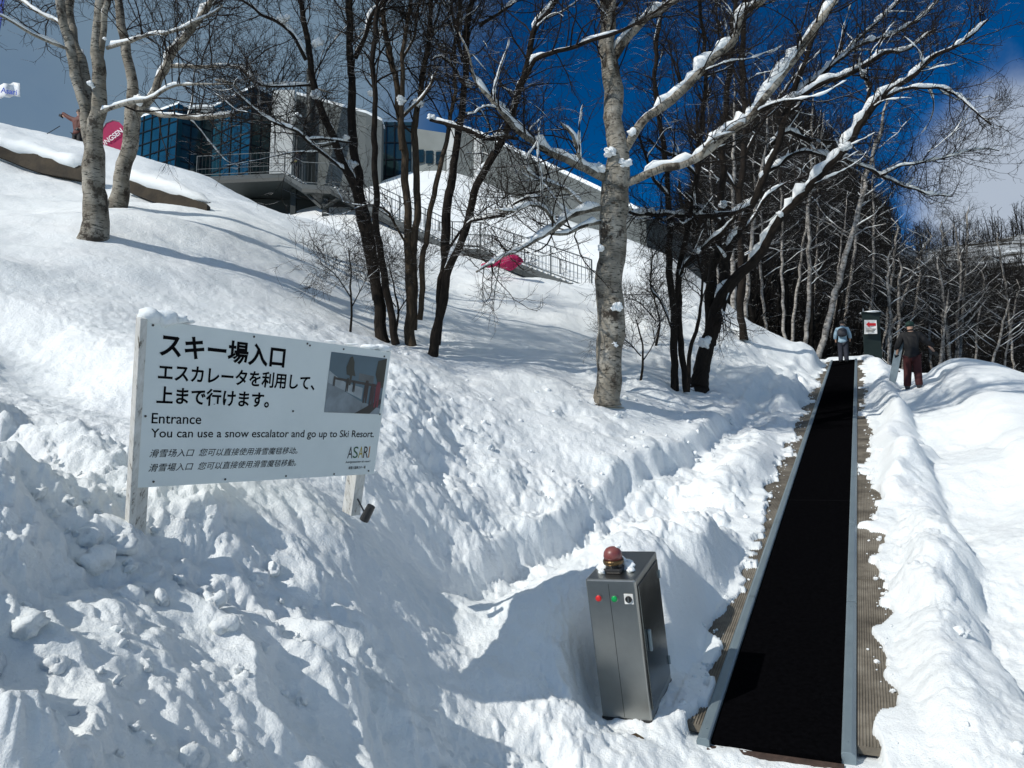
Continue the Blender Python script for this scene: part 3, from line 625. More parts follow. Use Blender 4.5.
# dark leaning tree right of the central birch
d = foot(699, 389); print('right dark', d)
tree('bare_tree', 'dark leafless tree beside the snow escalator leaning right under heavy snow', 'dark trees beside the escalator',
  [[(697, 402, d, 24), (700, 388, d, 21), (706, 350, d, 19), (718, 303, d, 17), (735, 278, d - .1, 14), (752, 264, d - .2, 12), (771, 234, d - .4, 10), (797, 200, d - .6, 10), (835, 159, d - .9, 9), (863, 119, d - 1.1, 9), (885, 94, d - 1.3, 7), (913, 75, d - 1.5, 6), (935, 56, d - 1.7, 5), (958, 44, d - 1.9, 4), (985, 20, d - 2.1, 2.5)],
   [(710, 345, d + .1, 15), (713, 275, d + .3, 11), (720, 222, d + .5, 9), (723, 150, d + .8, 8), (728, 80, d + 1, 7), (734, 20, d + 1.2, 6), (740, -60, d + 1.4, 4), (744, -130, d + 1.5, 2)],
   [(717, 310, d, 12), (728, 255, d + .1, 10), (742, 225, d + .1, 9), (760, 185, d, 9), (775, 150, d, 8), (786, 112, d - .1, 8), (800, 70, d - .2, 6), (820, 20, d - .3, 5), (836, -30, d - .4, 4), (850, -80, d - .5, 2)]],
  [[(760, 112, d - .2, 6), (775, 104, d - .2, 7), (800, 97, d - .4, 7), (822, 84, d - .6, 8), (841, 78, d - .7, 8), (863, 66, d - .9, 7), (885, 54, d - 1, 6), (905, 50, d - 1.2, 4), (935, 30, d - 1.4, 2.5)],
   [(872, 108, d - 1.2, 6), (888, 96, d - 1.3, 6), (904, 90, d - 1.4, 5), (932, 87, d - 1.5, 4), (960, 96, d - 1.6, 3), (990, 125, d - 1.7, 2)],
   [(790, 100, d - .2, 6), (815, 78, d, 5), (842, 58, d + .1, 5), (870, 40, d + .2, 5), (900, 30, d + .3, 4), (930, 10, d + .4, 3), (960, -20, d + .5, 2)],
   [(782, 120, d, 6), (806, 96, d + .4, 5), (830, 66, d + .5, 5), (855, 44, d + .6, 4), (890, 10, d + .7, 4), (915, -20, d + .8, 3)],
   [(770, 145, d + .1, 7), (790, 133, d + .2, 6), (812, 140, d + .3, 6), (840, 143, d + .3, 4)],
   [(760, 180, d, 6), (786, 158, d + .3, 6), (815, 152, d + .4, 5), (846, 160, d + .4, 4), (880, 176, d + .4, 4), (920, 192, d + .4, 3), (950, 196, d + .4, 2)],
   [(880, 176, d + .3, 4), (905, 165, d + .2, 3), (940, 158, d + .1, 2.5), (975, 150, d, 2), (998, 152, d, 1.5)],
   [(863, 118, d - 1, 5), (868, 100, d - 1, 5), (872, 84, d - 1, 5), (862, 75, d - 1, 4)],
   [(735, 278, d, 6), (726, 300, d - .2, 4), (720, 330, d - .4, 3)],
   [(722, 222, d + .4, 5), (700, 212, d, 7), (675, 216, d - .5, 7), (652, 215, d - .9, 7), (630, 212, d - 1.2, 5)],
   [(752, 206, d, 6), (735, 211, d - .2, 8), (715, 214, d - .4, 8), (690, 216, d - .6, 6)],
   [(726, 262, d + .1, 5), (712, 240, d, 4), (700, 232, d, 4), (688, 210, d, 3)]],
  'dark', 1.15, 7, snow=1.35, gap=.6, L1=(.6, 1.9), up=.07, fork_snow=[(702, 345, d - .15, 16), (780, 216, d - .5, 8), (724, 206, d + .2, 10), (845, 150, d - .9, 12), (862, 74, d - 1, 9)])
d = foot(674, 389)
tree('bare_tree', 'thin dark twin stemmed tree standing just left of the leaning dark tree', 'dark trees beside the escalator',
  [[(674, 400, d, 11), (674, 388, d, 9), (672, 312, d, 9), (669, 240, d, 8), (668, 190, d, 7), (660, 130, d, 6), (655, 70, d, 5), (662, 0, d, 4), (668, -70, d, 2)],
   [(686, 392, d - .1, 7), (682, 350, d, 8), (677, 312, d + .1, 8), (682, 250, d + .2, 7), (694, 190, d + .3, 7), (702, 120, d + .4, 6), (706, 60, d + .5, 5), (700, 0, d + .6, 4), (704, -80, d + .6, 2)],
   [(688, 392, d - .3, 5), (690, 350, d - .3, 5), (700, 316, d - .3, 4), (704, 290, d - .3, 3), (700, 262, d - .3, 3), (690, 240, d - .3, 2)]],
  [[(676, 300, d, 6), (684, 268, d - .2, 5), (700, 250, d - .3, 6), (722, 232, d - .4, 6), (738, 215, d - .5, 4)],
   [(672, 330, d, 3), (660, 300, d - .3, 3), (650, 288, d - .5, 2.5), (654, 250, d - .6, 2)],
   [(671, 200, d, 5), (655, 180, d - .2, 5), (645, 150, d - .3, 4), (634, 130, d - .4, 3)],
   [(696, 175, d + .2, 5), (680, 160, d, 5), (664, 152, d - .2, 5), (650, 140, d - .3, 3)],
   [(695, 185, d + .3, 5), (700, 160, d + .3, 5), (696, 110, d + .4, 3)]],
  'dark', 1.0, 8, snow=1.0, gap=.4, fork_snow=[(671, 225, d - .1, 6), (698, 252, d - .3, 8)])
d = foot(742, 330); print('mid', d)
tree('bare_tree', 'slender dark tree rising straight behind the forks of the leaning trees', None,
  [[(744, 340, 26, 9), (742, 300, 26, 9), (740, 220, 26, 8), (745, 120, 26, 8), (742, 40, 26, 7), (748, -40, 26, 5), (750, -110, 26, 3)]],
  [[(741, 200, 26, 5), (715, 160, 26, 4), (690, 130, 26, 3)], [(743, 160, 26, 5), (770, 110, 26, 4), (800, 70, 26, 3)], [(743, 90, 26, 5), (722, 40, 26, 4), (712, -20, 26, 3)], [(745, 230, 26, 4), (775, 190, 26, 4), (810, 175, 26, 3)]],
  'dark', 1.0, 9, L1=(.9, 2.6), n=8, step=.25)
# small bare shoots on the slope
for (x, y, h, sd) in ((640, 380, 60, 1), (350, 332, 85, 2), (655, 345, 60, 3), (395, 335, 70, 4)):
    dd = foot(x, y)
    tree('sapling', {1: 'thin leafless sapling right beside the foot of the central birch', 2: 'low leafless sapling left of the dark clump on the slope', 3: 'crooked leafless sapling between central birch and thin twin stems', 4: 'leafless sapling tangled among the feet of the dark clump'}[sd], None,
      [[(x, y + 6, dd, 3), (x + 3, y - h * .4, dd, 2.5), (x - 4, y - h, dd, 1.5)]], [[(x + 2, y - h * .3, dd, 2), (x + 14, y - h * .6, dd, 1.6), (x + 22, y - h, dd, 1)], [(x + 1, y - h * .4, dd, 2), (x - 16, y - h * .7, dd - .3, 1.6), (x - 30, y - h * .8, dd - .5, 1)]],
      'dark', 1.9, 40 + sd, L1=(.3, .9), snow=.6, n=6)

# ------------------------------------------------------------------ background birches behind the crest
BG = [(745, 320, 756, 200, 6, 33), (734, 318, 733, 210, 7, 32), (784, 338, 781, 225, 4, 36), (792, 338, 808, 215, 4, 40), (805, 350, 809, 205, 6, 36), (819, 352, 862, 195, 8, 36),
      (830, 352, 838, 275, 3.5, 50), (889, 362, 888, 270, 5, 40), (897, 362, 899, 280, 5, 43), (905, 358, 920, 275, 4, 46), (941, 362, 946, 312, 4.5, 40), (950, 366, 941, 280, 5, 41), (954, 368, 961, 270, 4, 43),
      (851, 272, 860, 205, 4, 58), (888, 312, 896, 235, 4, 56), (903, 300, 925, 245, 4, 56), (943, 312, 942, 236, 3.5, 60), (958, 318, 958, 240, 3.5, 58), (962, 322, 968, 222, 3.5, 60),
      (985, 385, 1004, 322, 4, 40), (1001, 380, 1016, 300, 3, 44), (975, 372, 984, 280, 3, 48), (766, 335, 762, 215, 4, 42), (720, 300, 712, 190, 4, 40), (870, 330, 874, 220, 4, 52), (930, 340, 925, 250, 3, 55), (1012, 350, 1000, 250, 3, 56), (813, 310, 818, 190, 3, 55)]
BGL = ['slim pale birch beyond the crest %s' % w for w in (
  'behind the leaning dark tree', 'left of the others behind the twin stems', 'between two thicker birches left of the riding person', 'bent to the right left of the riding person',
  'thickest upright one left of the riding person', 'leaning far to the right above the riding person', 'tiny between leaning birch and green booth', 'just right of the green booth', 'second right of the green booth', 'slanting right above the walking person',
  'with a short visible trunk right of the walker', 'leaning left over the right berm', 'upright next to the left leaning one', 'high on the hillside above the leaning birch', 'on the hillside above the green booth', 'slanting on the hillside above the walker',
  'halfway up the hillside right of the walker', 'one of a close pair on the right hillside', 'tallest of a close pair on the right hillside', 'at the right edge low beyond the berm', 'at the far right beside the picture edge', 'thin one over the right berm',
  'deep between the dark trunks', 'far left in the woods next to the central birch', 'straight above the booth roof', 'thin one above the head of the walker', 'highest one at the right edge', 'deep in the woods above the track')]
for i, (x0, y0, x1, y1, w, dd) in enumerate(BG):
    g = np.random.default_rng(500 + i); p0 = P(x0, y0, dd); gzv = float(world_ground(np.array([p0[0]]), np.array([p0[1]]))[0])
    dx, dy = (x1 - x0) / (y0 - y1), 1
    # extend the trunk down to the ground behind the crest and up past the part the picture shows
    low = max(0, (p0[2] - gzv) / dd * F) if p0[2] > gzv else 3
    H = (5.5 if x0 < 885 else 1.2) / dd * F
    def at(k, j=0): return (x0 + dx * k + g.normal(0, j), y0 - k)
    st = [(*at(-low - 4), dd, w * 1.1), (*at(0), dd, w), (*at((y0 - y1) * .5, 1.2), dd, w * .85), (*at(y0 - y1), dd, w * .7), (*at((y0 - y1) + H * .5, 2), dd, w * .5), (*at((y0 - y1) + H, 3), dd, w * .25)]
    T = y0 - y1 + H; lim = []
    for q in range(9):
        k = g.uniform(.18, .85) * T; s = 1 if q % 2 else -1; L = g.uniform(18, 46) * 40 / dd; x, y = at(k)
        lim.append([(x, y, dd, w * .24), (x + s * L * .45, y - L * .3, dd + g.normal(0, .6), w * .18), (x + s * L, y - L * g.uniform(.4, 1.0), dd + g.normal(0, 1), w * .12)])
    tree('birch_tree', BGL[i], 'pale birches beyond the crest', [st], lim, 'far', .45, 500 + i, L1=(.8, 2.2), twig_mat='twig_far', snow=.8, n=6, step=.4)

# ------------------------------------------------------------------ the woods: leafless trees by the thousand
def woods(name, N, r0, r1, a0, a1, h0, h1, seed, per, lean=.12, tw=.03, k2=2):
    g = np.random.default_rng(seed); r = np.sqrt(g.uniform(r0 ** 2, r1 ** 2, N)); a = np.radians(g.uniform(a0, a1, N)); x, y = np.sin(a) * r, np.cos(a) * r
    z = world_ground(x, y) - .3; h = g.uniform(h0, h1, N); h *= np.interp(np.degrees(a), [11, 15, 18, 22, 27, 40], [.9, 1.45, 1.45, 1.0, .42, .32]) if r0 < 60 else 1; st = np.stack([x, y, z], -1)
    T, TR = grow(st, np.stack([g.normal(0, lean, N), g.normal(0, lean, N), np.ones(N)], -1), h, h * .011 + .02, 6, .05, .08, g)
    p, d, i1, t = spawn(T, per, .12, 1.0, g); l1 = h[i1] * g.uniform(.14, .34, len(p)) * (1.2 - .7 * t); B, BR = grow(p, d, l1, np.full(len(p), .02) * l1 / 2 + .008, 4, .14, .12, g)
    V, Fc, b = [], [], 0; gens = [(T, TR, 4), (B, BR, 3)]
    if k2:
        p, d, i2, t = spawn(B, k2, .2, .9, g); l2 = l1[i2] * g.uniform(.3, .6, len(p)); Cc, CR = grow(p, d, l2, np.full(len(p), tw * .35), 3, .2, .1, g); gens.append((Cc, CR, 3))
    for q, rr_, k in gens:
        v, f = tubes(q, np.maximum(rr_, tw * .3), k); V.append(v); Fc.append(f + b); b += len(v)
    V = np.vstack(V); o = mesh_obj(name, V, np.vstack(Fc), M['twig_far']); return o
w1 = woods('woods', 900, 44, 82, 11, 48, 8, 13, 900, 26, .14, .03, 3); tag(w1, 'dense dark leafless woods beyond the crest of the snow escalator', 'woods', kind='stuff')
w2 = woods('hillside_woods', 2300, 78, 126, 12, 50, 4, 6.5, 901, 13, .08, .07, 1); tag(w2, 'dense dark leafless trees on the lower part of the far hillside', 'woods', kind='stuff')
w5 = woods('steep_woods', 2400, 78, 200, 12.5, 27, 6, 9, 905, 13, .08, .07, 1); tag(w5, 'dark bare trees packed on the steep hillside behind the leaning trees', 'woods', kind='stuff')
w3 = woods('slope_trees', 200, 128, 196, 12, 50, 3, 5.5, 902, 12, .06, .08, 0); tag(w3, 'scattered bare trees on the bright snowy band of the far hillside', 'woods', kind='stuff')
w4 = woods('ridge_woods', 1500, 196, 262, 12, 50, 6, 9, 903, 11, .06, .12, 0); tag(w4, 'dark bare trees lining the top of the far ridge', 'woods', kind='stuff')

# ------------------------------------------------------------------ snow escalator
M['rubber'] = flat('black_rubber', (.0025, .0025, .003), .9, spec=.0, var=.3, scale=30, bmp=.1)
def brushed(name, col, rough, metal=1.0, axis=(1, 1, 60)):
    m, nt, b = newmat(name); tc = nt.nodes.new('ShaderNodeTexCoord').outputs['Object']; mp = nd(nt, 'ShaderNodeMapping'); mp.inputs['Scale'].default_value = axis; lk(nt, tc, mp.inputs[0])
    n1 = noise(nt, mp.outputs[0], 6, 5); n2 = noise(nt, tc, 3.5, 6, .7)
    lk(nt, mixc(nt, n2, tuple(c * .72 for c in col), tuple(min(1, c * 1.15) for c in col)), b.inputs['Base Color']); b.inputs['Metallic'].default_value = metal
    mr = nd(nt, 'ShaderNodeMapRange'); mr.inputs[3].default_value = rough * .75; mr.inputs[4].default_value = rough * 1.35; lk(nt, n2, mr.inputs[0]); lk(nt, mr.outputs[0], b.inputs['Roughness'])
    lk(nt, bump(nt, n1, .08, .002), b.inputs['Normal']); return m
M['galv'] = brushed('galvanised_rail', (.22, .28, .31), .45, .4, (6, 6, 6))
M['steel'] = brushed('stainless_steel', (.33, .335, .32), .30, 1.0, (60, 60, 1.5))
M['steel_shaded'] = brushed('shaded_stainless', (.16, .17, .17), .22, 1.0, (60, 60, 1.5))  # darker copy of the steel, with the box side's shade put into its colour
N3 = np.array([-SLOPE * UX, -SLOPE * UY, 1.0]); N3 /= np.linalg.norm(N3)
U3 = np.array([UX, UY, SLOPE]); U3 /= np.linalg.norm(U3)
V3 = np.array([VX, VY, 0.])
CO = math.cos(math.atan(SLOPE))
def L3(u, v, n=0): x, y = xy(u, v); return np.array([x, y, plane(u)]) + N3 * n
esc = empty('snow_escalator', L3(0, 0), 'long black rubber belt snow escalator with grey metal edge rails running up the slope', 'snow escalator')
ub, ue = -.08, UEND
BW = .395
mb = MB(); mb.box(L3(ub, -BW, -.05), U3 * (ue - ub) / CO, V3 * 2 * BW, N3 * .062); belt = mb.obj('belt', M['rubber'], esc)
M['seam'] = flat('belt_seam', (.006, .006, .007), .9, spec=.0)
for u in (6.0, 13.6, 21.3):
    mb = MB(); mb.box(L3(u, -BW, .0125), U3 * .02, V3 * 2 * BW, N3 * .0015); s_ = mb.obj('belt_seam', M['seam'], belt)
    s_.location = (0, 0, 0)
for s in (1, -1):
    for k in range(11):
        a, b_ = ub - (.04 if s > 0 else -.02) + k * (ue - ub) / 11, ub + (k + 1) * (ue - ub) / 11 - .006
        mb = MB(); v0 = s * (BW + .004); w = s * .085
        prof = [(0, .0), (0, .035), (.012, .045), (.060, .045), (.085, .022), (.085, -.06), (.0, -.06)]
        poly = [L3(a, s * (BW + .004 + q), n_) for q, n_ in prof]
        mb.prism(poly, U3 * (b_ - a) / CO); r_ = mb.obj('edge_rail', M['galv'], esc, bevel=.003)
        mb = MB()
        for ub_ in (a + .12, b_ - .12): mb.tube([L3(ub_, s * (BW + .04), .044), L3(ub_, s * (BW + .04), .049)], .007, 6)
        bo = mb.obj('bolt', M['galv'], r_); bo.location = (0, 0, 0)
mb = MB(); mb.box(L3(ub - .06, -BW - .02, -.10), U3 * .05, V3 * (2 * BW + .04), N3 * .085)
M['rust'] = flat('rusty_steel', (.05, .03, .022), .8, var=.4, scale=20); mb.obj('end_plate', M['rust'], esc)
# ribbed walkway mats beside the rails
m, nt, b = newmat('ribbed_mat'); tc = nt.nodes.new('ShaderNodeTexCoord').outputs['Object']
lk(nt, ramp(nt, noise(nt, tc, 2.5, 8, .7), [(.30, (.045, .038, .028)), (.5, (.16, .14, .11)), (.68, (.27, .245, .20))]), b.inputs['Base Color']); b.inputs['Roughness'].default_value = .85
lk(nt, bump(nt, noise(nt, tc, 60, 4), .5, .003), b.inputs['Normal']); M['mat'] = m
for s in (1, -1):
    for k in range(9):
        a, b_ = .1 + k * (ue - .4) / 9, .1 + (k + 1) * (ue - .4) / 9 - .02; mb = MB(); v0 = BW + .095; nr = 22; wd = .42
        prof = [(0, -.05)]
        for q in range(nr):
            c = v0 - (BW + .095) + wd * q / nr
            prof += [(c, .003), (c + wd / nr * .12, .010), (c + wd / nr * .58, .010), (c + wd / nr * .70, .003)]
        prof += [(wd, -.05)]
        poly = [L3(a, s * (v0 + q), n_) for q, n_ in prof]
        mb.prism(poly, U3 * (b_ - a) / CO); mb.obj('ribbed_mat', M['mat'], esc)

# ------------------------------------------------------------------ control box
M['red'] = flat('red_button', (.55, .02, .02), .3); M['green'] = flat('green_button', (.0, .30, .07), .3); M['blackp'] = flat('black_plastic', (.02, .02, .02), .35); M['whitep'] = flat('white_plastic', (.75, .75, .72), .4)
M['brass'] = flat('brass_collar', (.13, .085, .04), .4, .8); M['dome'] = flat('faded_red_dome', (.19, .05, .045), .4, coat=.3, var=.2)
c0 = hit(622, 724)[0] if False else None
fb = P(627, 720, 5.30)                      # middle of the front foot edge
W_, D_, H_ = .355, .60, 1.0
RU = -V3                                      # to the right
FUp = unit(N3 + np.array([-.035, 0, 0.0])); FD = unit(np.cross(FUp, RU)); FD = FD if FD @ U3 > 0 else -FD; RU = unit(np.cross(FD, FUp))
def BX(a, b_, c): return fb + RU * a + FD * b_ + FUp * c
box = empty('control_box', fb, 'stainless steel escalator control box with a red lamp on top standing in the snow', 'control box')
mb = MB(); mb.box(BX(-W_ / 2, 0, 0), RU * W_, FD * D_, FUp * H_); cab = mb.obj('cabinet', M['steel'], box, bevel=.012)
mb = MB(); mb.box(BX(-W_ / 2 + .003 - .004, -.004, -.03), RU * (W_ + .002), FD * (D_ + .01), FUp * .04); mb.obj('plinth', M['blackp'], box)
mb = MB(); mb.box(BX(W_ / 2 + .001, .035, .07), RU * .008, FD * (D_ - .07), FUp * (H_ - .12)); door = mb.obj('side_door', M['steel_shaded'], box, bevel=.003)
mb = MB(); mb.box(BX(W_ / 2 + .010, .10, .46), RU * .022, FD * .028, FUp * .15); mb.obj('handle', M['galv'], door, bevel=.005).location = (0, 0, 0)
mb = MB()
for z_ in (.18, .84): mb.tube([BX(W_ / 2 + .012, D_ - .04, z_ - .03), BX(W_ / 2 + .012, D_ - .04, z_ + .03)], .009, 8)
mb.obj('hinge', M['galv'], door).location = (0, 0, 0)
mb = MB(); mb.box(BX(.012 - W_ / 2 + .15, -.0015, .02), RU * .003, FD * .003, FUp * (H_ - .05)); mb.obj('panel_seam', M['blackp'], box)
def disc(c, r, d, mat, name, n=20, par=None, dome=False):
    c = np.asarray(c, float); mb = MB()
    if dome:
        rs2 = [(r, 0), (r, d * .4), (r * .85, d * .75), (r * .5, d * .95), (.002, d)]
    else: rs2 = [(r, 0), (r, d * .8), (r * .85, d)]
    p = np.array([c - FD * q[1] for q in rs2]); mb.tube(p + 0, [q[0] for q in rs2], n); return mb.obj(name, mat, par or box, smooth=False)
for dx, mt, nm in ((-.072, 'red', 'stop_button'), (.040 - .0, 'green', 'start_button')):
    disc(BX(dx - .02, -.001, .87), .026, .006, M['steel'], 'button_ring'); disc(BX(dx - .02, -.007, .87), .021, .018, M[mt], nm, dome=True)
mb = MB(); mb.box(BX(.088, -.005, .835), RU * .062, FD * .006, FUp * .07); mb.obj('switch_plate', M['whitep'], box)
disc(BX(.119, -.006, .87), .023, .010, M['blackp'], 'key_switch'); mb = MB(); mb.box(BX(.115, -.020, .855), RU * .008, FD * .006, FUp * .03); mb.obj('switch_slot', M['steel'], box)
lampc = BX(-.015, .17, H_)
lamp = empty('warning_lamp', lampc, 'faded red dome warning lamp with snow on it on top of the steel control box', 'lamp')
def upt(prof, name, mat, par, c=lampc, n=24, smooth=True):
    mb = MB(); mb.tube(np.array([c + FUp * z_ for r_, z_ in prof]), [r_ for r_, z_ in prof], n); return mb.obj(name, mat, par, smooth=smooth)
mb = MB(); mb.box(lampc - RU * .065 - FD * .06, RU * .13, FD * .12, FUp * .035); mb.obj('lamp_base', M['blackp'], lamp, bevel=.01)
upt([(.058, .035), (.060, .055), (.060, .06)], 'lamp_neck', M['blackp'], lamp, smooth=False)
upt([(.071, .06), (.073, .068), (.073, .082), (.068, .09)], 'brass_collar', M['brass'], lamp, smooth=False)
upt([(.064, .09), (.066, .115), (.060, .142), (.044, .163), (.022, .173), (.002, .176)], 'dome', M['dome'], lamp)
V, Fc = [], []
for k, (a, b_, c, r) in enumerate(((.09, .06, .012, .045), (.12, .0, .01, .03), (-.085, .02, .02, .05), (-.075, -.04, .012, .035), (.07, .12, .015, .04), (.0, .10, .03, .055), (-.05, .08, .03, .05), (.035, .03, .165, .02), (-.08, .07, .03, .04))):
    v, f = blob(lampc + RU * a + FD * b_ + FUp * c, r, 200 + k, 3, (1, 1, .7), .35); f = [[i + len(V) for i in q] for q in f]; V += list(v); Fc += f
sp = mesh_obj('snow_on_lamp', V, Fc, M['snow_cap'], lamp, smooth=True)
mb = MB(); mb.prism([P(621, 742, 5.05), P(632, 748, 5.0), P(644, 741, 5.05), P(636, 736, 5.12)], (0, 0, .02)); gb = mb.obj('buried_bracket', M['brass']); tag(gb, 'small brown metal bracket poking out of the snow before the steel box', 'bracket')

# ------------------------------------------------------------------ entrance sign
def planar(pix, hgt, ratio_idx=(3, 0)):
    Rr = np.array([ray(*q) for q in pix]); A_ = np.array([Rr[0], -Rr[1], Rr[2], -Rr[3]]).T; d_ = np.linalg.svd(A_)[2][-1]; d_ = d_ / d_[0]; Q = Rr * d_[:, None]
    return Q * hgt / np.linalg.norm(Q[3] - Q[0]) + np.array([0, 0, EYE])
TL, TR, BR, BL = planar([(147, 319), (391, 352), (374, 474), (137, 488)], .91)
su, sv = TR - TL, BL - TL; sn = unit(np.cross(sv, su)); sn = sn if sn @ (np.array([0, 0, EYE]) - TL) > 0 else -sn
m, nt, b = newmat('sign_board'); tc = nt.nodes.new('ShaderNodeTexCoord').outputs['Object']
lk(nt, ramp(nt, noise(nt, tc, 1.6, 7, .6), [(.3, (.56, .63, .64)), (.6, (.62, .69, .70))]), b.inputs['Base Color']); b.inputs['Roughness'].default_value = .38; M['board'] = m
m, nt, b = newmat('weathered_white_paint'); tc = nt.nodes.new('ShaderNodeTexCoord').outputs['Object']; mp = nd(nt, 'ShaderNodeMapping'); mp.inputs['Scale'].default_value = (9, 9, 1.6); lk(nt, tc, mp.inputs[0])
lk(nt, ramp(nt, noise(nt, mp.outputs[0], 3.2, 8, .75), [(.36, (.10, .085, .065)), (.44, (.50, .50, .47)), (.7, (.66, .67, .65))]), b.inputs['Base Color']); lk(nt, bump(nt, noise(nt, mp.outputs[0], 5, 6), .5, .01), b.inputs['Normal']); b.inputs['Roughness'].default_value = .7; M['wpaint'] = m
M['ink'] = flat('sign_ink', (.008, .008, .009), .8, spec=.0)
sign = empty('entrance_sign', BL, 'white trilingual entrance board with black writing leaning on two posts in the snow bank', 'sign')
mb = MB(); mb.box(TL, su, sv, -sn * .018); mb.obj('board', M['board'], sign, bevel=.002)
def SG(a, b_, e=.0): return TL + su * a + sv * b_ + sn * e       # a,b in 0..1
sdn = unit(sv); sx = unit(su); SWID = np.linalg.norm(su)
for nm, a, lo, w in (('post', -.020, 1.42, .075), ('post', .915, 1.36, .09)):
    o = SG(a, .0 if a < 0 else .01) - sn * (.020 if a > .5 else .045); 
    if a < 0: mb = MB(); mb.box(SG(a, .0) - sn * .03, sx * w * .5, sv * lo, sn * .035); mb.box(SG(a, .0) + sx * (w * .5 + .002) - sn * .11, sx * w, sv * lo, sn * .088)
    else: mb = MB(); mb.box(SG(a, .02) - sn * .12, sx * w, sv * (lo - .02), sn * .098)
    mb.obj(nm, M['wpaint'], sign, bevel=.003)
mb = MB(); mb.box(SG(-.0, .03) - sn * .060, sx * SWID * .98, sdn * .06, sn * .038); mb.box(SG(.0, .88) - sn * .060, sx * SWID * .98, sdn * .06, sn * .038); mb.obj('batten', M['wpaint'], sign)
mb = MB()
for a, b_ in ((.012, .56), (.05, .965), (.30, .975), (.55, .975), (.78, .98), (.965, .97), (.36, .02), (.58, .02), (.75, .025), (.965, .04), (.018, .03), (.55, .50), (.592, .03), (.985, .5)):
    c = SG(a, b_, .001); mb.tube([c, c + sn * .003], .0065, 8)
mb.obj('screw', M['blackp'], sign)
def text(body, a, b_, h, mat, bold=0, par=sign, origin=None, ax=None, dn=None, nn=None, width=None, slant=0, name='lettering', e=.0015):
    """flat lettering lying on a panel: top-left at fraction a,b; h = letter height in metres"""
    cu_ = bpy.data.curves.new('t', 'FONT'); cu_.body = body; cu_.size = 1; cu_.offset = bold; cu_.fill_mode = 'FRONT'; cu_.shear = slant; cu_.resolution_u = 4
    to = bpy.data.objects.new('t', cu_); COL.objects.link(to); bpy.context.view_layer.update()
    me = bpy.data.meshes.new_from_object(to.evaluated_get(bpy.context.evaluated_depsgraph_get())); bpy.data.objects.remove(to)
    v = np.array([q.co for q in me.vertices]); fs = [list(p.vertices) for p in me.polygons]
    if len(v) == 0: return None
    x0, x1, y0, y1 = v[:, 0].min(), v[:, 0].max(), v[:, 1].min(), v[:, 1].max()
    s = h / (y1 - y0); sxw = s if width is None else width / (x1 - x0)
    org = SG(a, b_, e) if origin is None else np.asarray(origin); ax = sx if ax is None else ax; dn = sdn if dn is None else dn
    w = org[None] + ax[None] * ((v[:, 0:1] - x0) * sxw) + dn[None] * ((y1 - v[:, 1:2]) * s)
    return mesh_obj(name, w, fs, mat, par)
def gl(body, b_, h, a0, a1, bold, slant=0, mat=None): return text(body, a0, b_, h, mat or M['ink'], bold, width=(a1 - a0) * SWID, slant=slant)
gl('スキー場入口', .060, .135, .043, .492, .028)
gl('エスカレータを利用して、', .238, .100, .043, .635, .024)
gl('上まで行けます。', .375, .100, .043, .445, .024)
gl('Entrance', .540, .058, .032, .195, .006)
gl('You can use a snow escalator and go up to Ski Resort.', .634, .066, .032, .968, .006)
gl('滑雪场入口  您可以直接使用滑雪魔毯移动。', .762, .046, .032, .590, 0, .25)
gl('滑雪場入口  您可以直接使用滑雪魔毯移動。', .852, .046, .032, .590, 0, .25)
cols = {'A': (.03, .03, .03), 'S': (.03, .10, .05), 'a': (.35, .28, .05), 'R': (.03, .03, .03), 'I': (.40, .16, .03)}
for k, (ch_, key) in enumerate((('A', 'A'), ('S', 'S'), ('A', 'a'), ('R', 'R'), ('I', 'I'))):
    a = .838 + k * .0285; text(ch_, a, .765, .085, flat('logo_' + key, cols[key], .5, spec=.2), .0, width=(.0265 if ch_ != 'I' else .005) * SWID)
gl('Asarigawaonsen ski resort', .880, .020, .832, .968, .006, .2); gl('朝里川温泉スキー場', .925, .022, .853, .945, .012)
# the printed photo: a flat picture made of flat shapes
PA, PB_, PC, PD = .693, .982, .055, .500
def pic(poly, mat, name, e): 
    v = [SG(PA + (PB_ - PA) * x, PC + (PD - PC) * y, e) for x, y in poly]; return mesh_obj(name, v, [tuple(range(len(v)))], mat, sign)
pic([(0, 0), (1, 0), (1, 1), (0, 1)], flat('print_sky', (.055, .11, .15), .4, var=.2, scale=3), 'printed_photo', .002)
pp = [('print_snow', (.16, .20, .23), [(0, .45), (.25, .60), (.6, .78), (1, .9), (1, 1), (0, 1)], .0024), ('print_slope', (.26, .31, .34), [(0, .30), (.12, .38), (.3, .48), (.62, .55), (.62, .75), (.4, .66), (0, .50)], .0027),
      ('print_building', (.09, .11, .12), [(.52, .30), (.80, .33), (.80, .46), (.52, .42)], .0030), ('print_tree', (.02, .025, .02), [(.30, .34), (.28, .22), (.33, .05), (.37, .03), (.41, .12), (.42, .24), (.46, .36), (.40, .35), (.39, .52), (.36, .52), (.36, .36)], .0033),
      ('print_tree', (.02, .025, .02), [(.84, .06), (1, .0), (1, .52), (.88, .45), (.82, .3)], .0033), ('print_deck', (.03, .03, .03), [(.1, .40), (.98, .48), (.98, .53), (.1, .44)], .0036),
      ('print_belt', (.015, .015, .015), [(.52, 1), (.98, .72), (1, .80), (.80, 1)], .0036)]
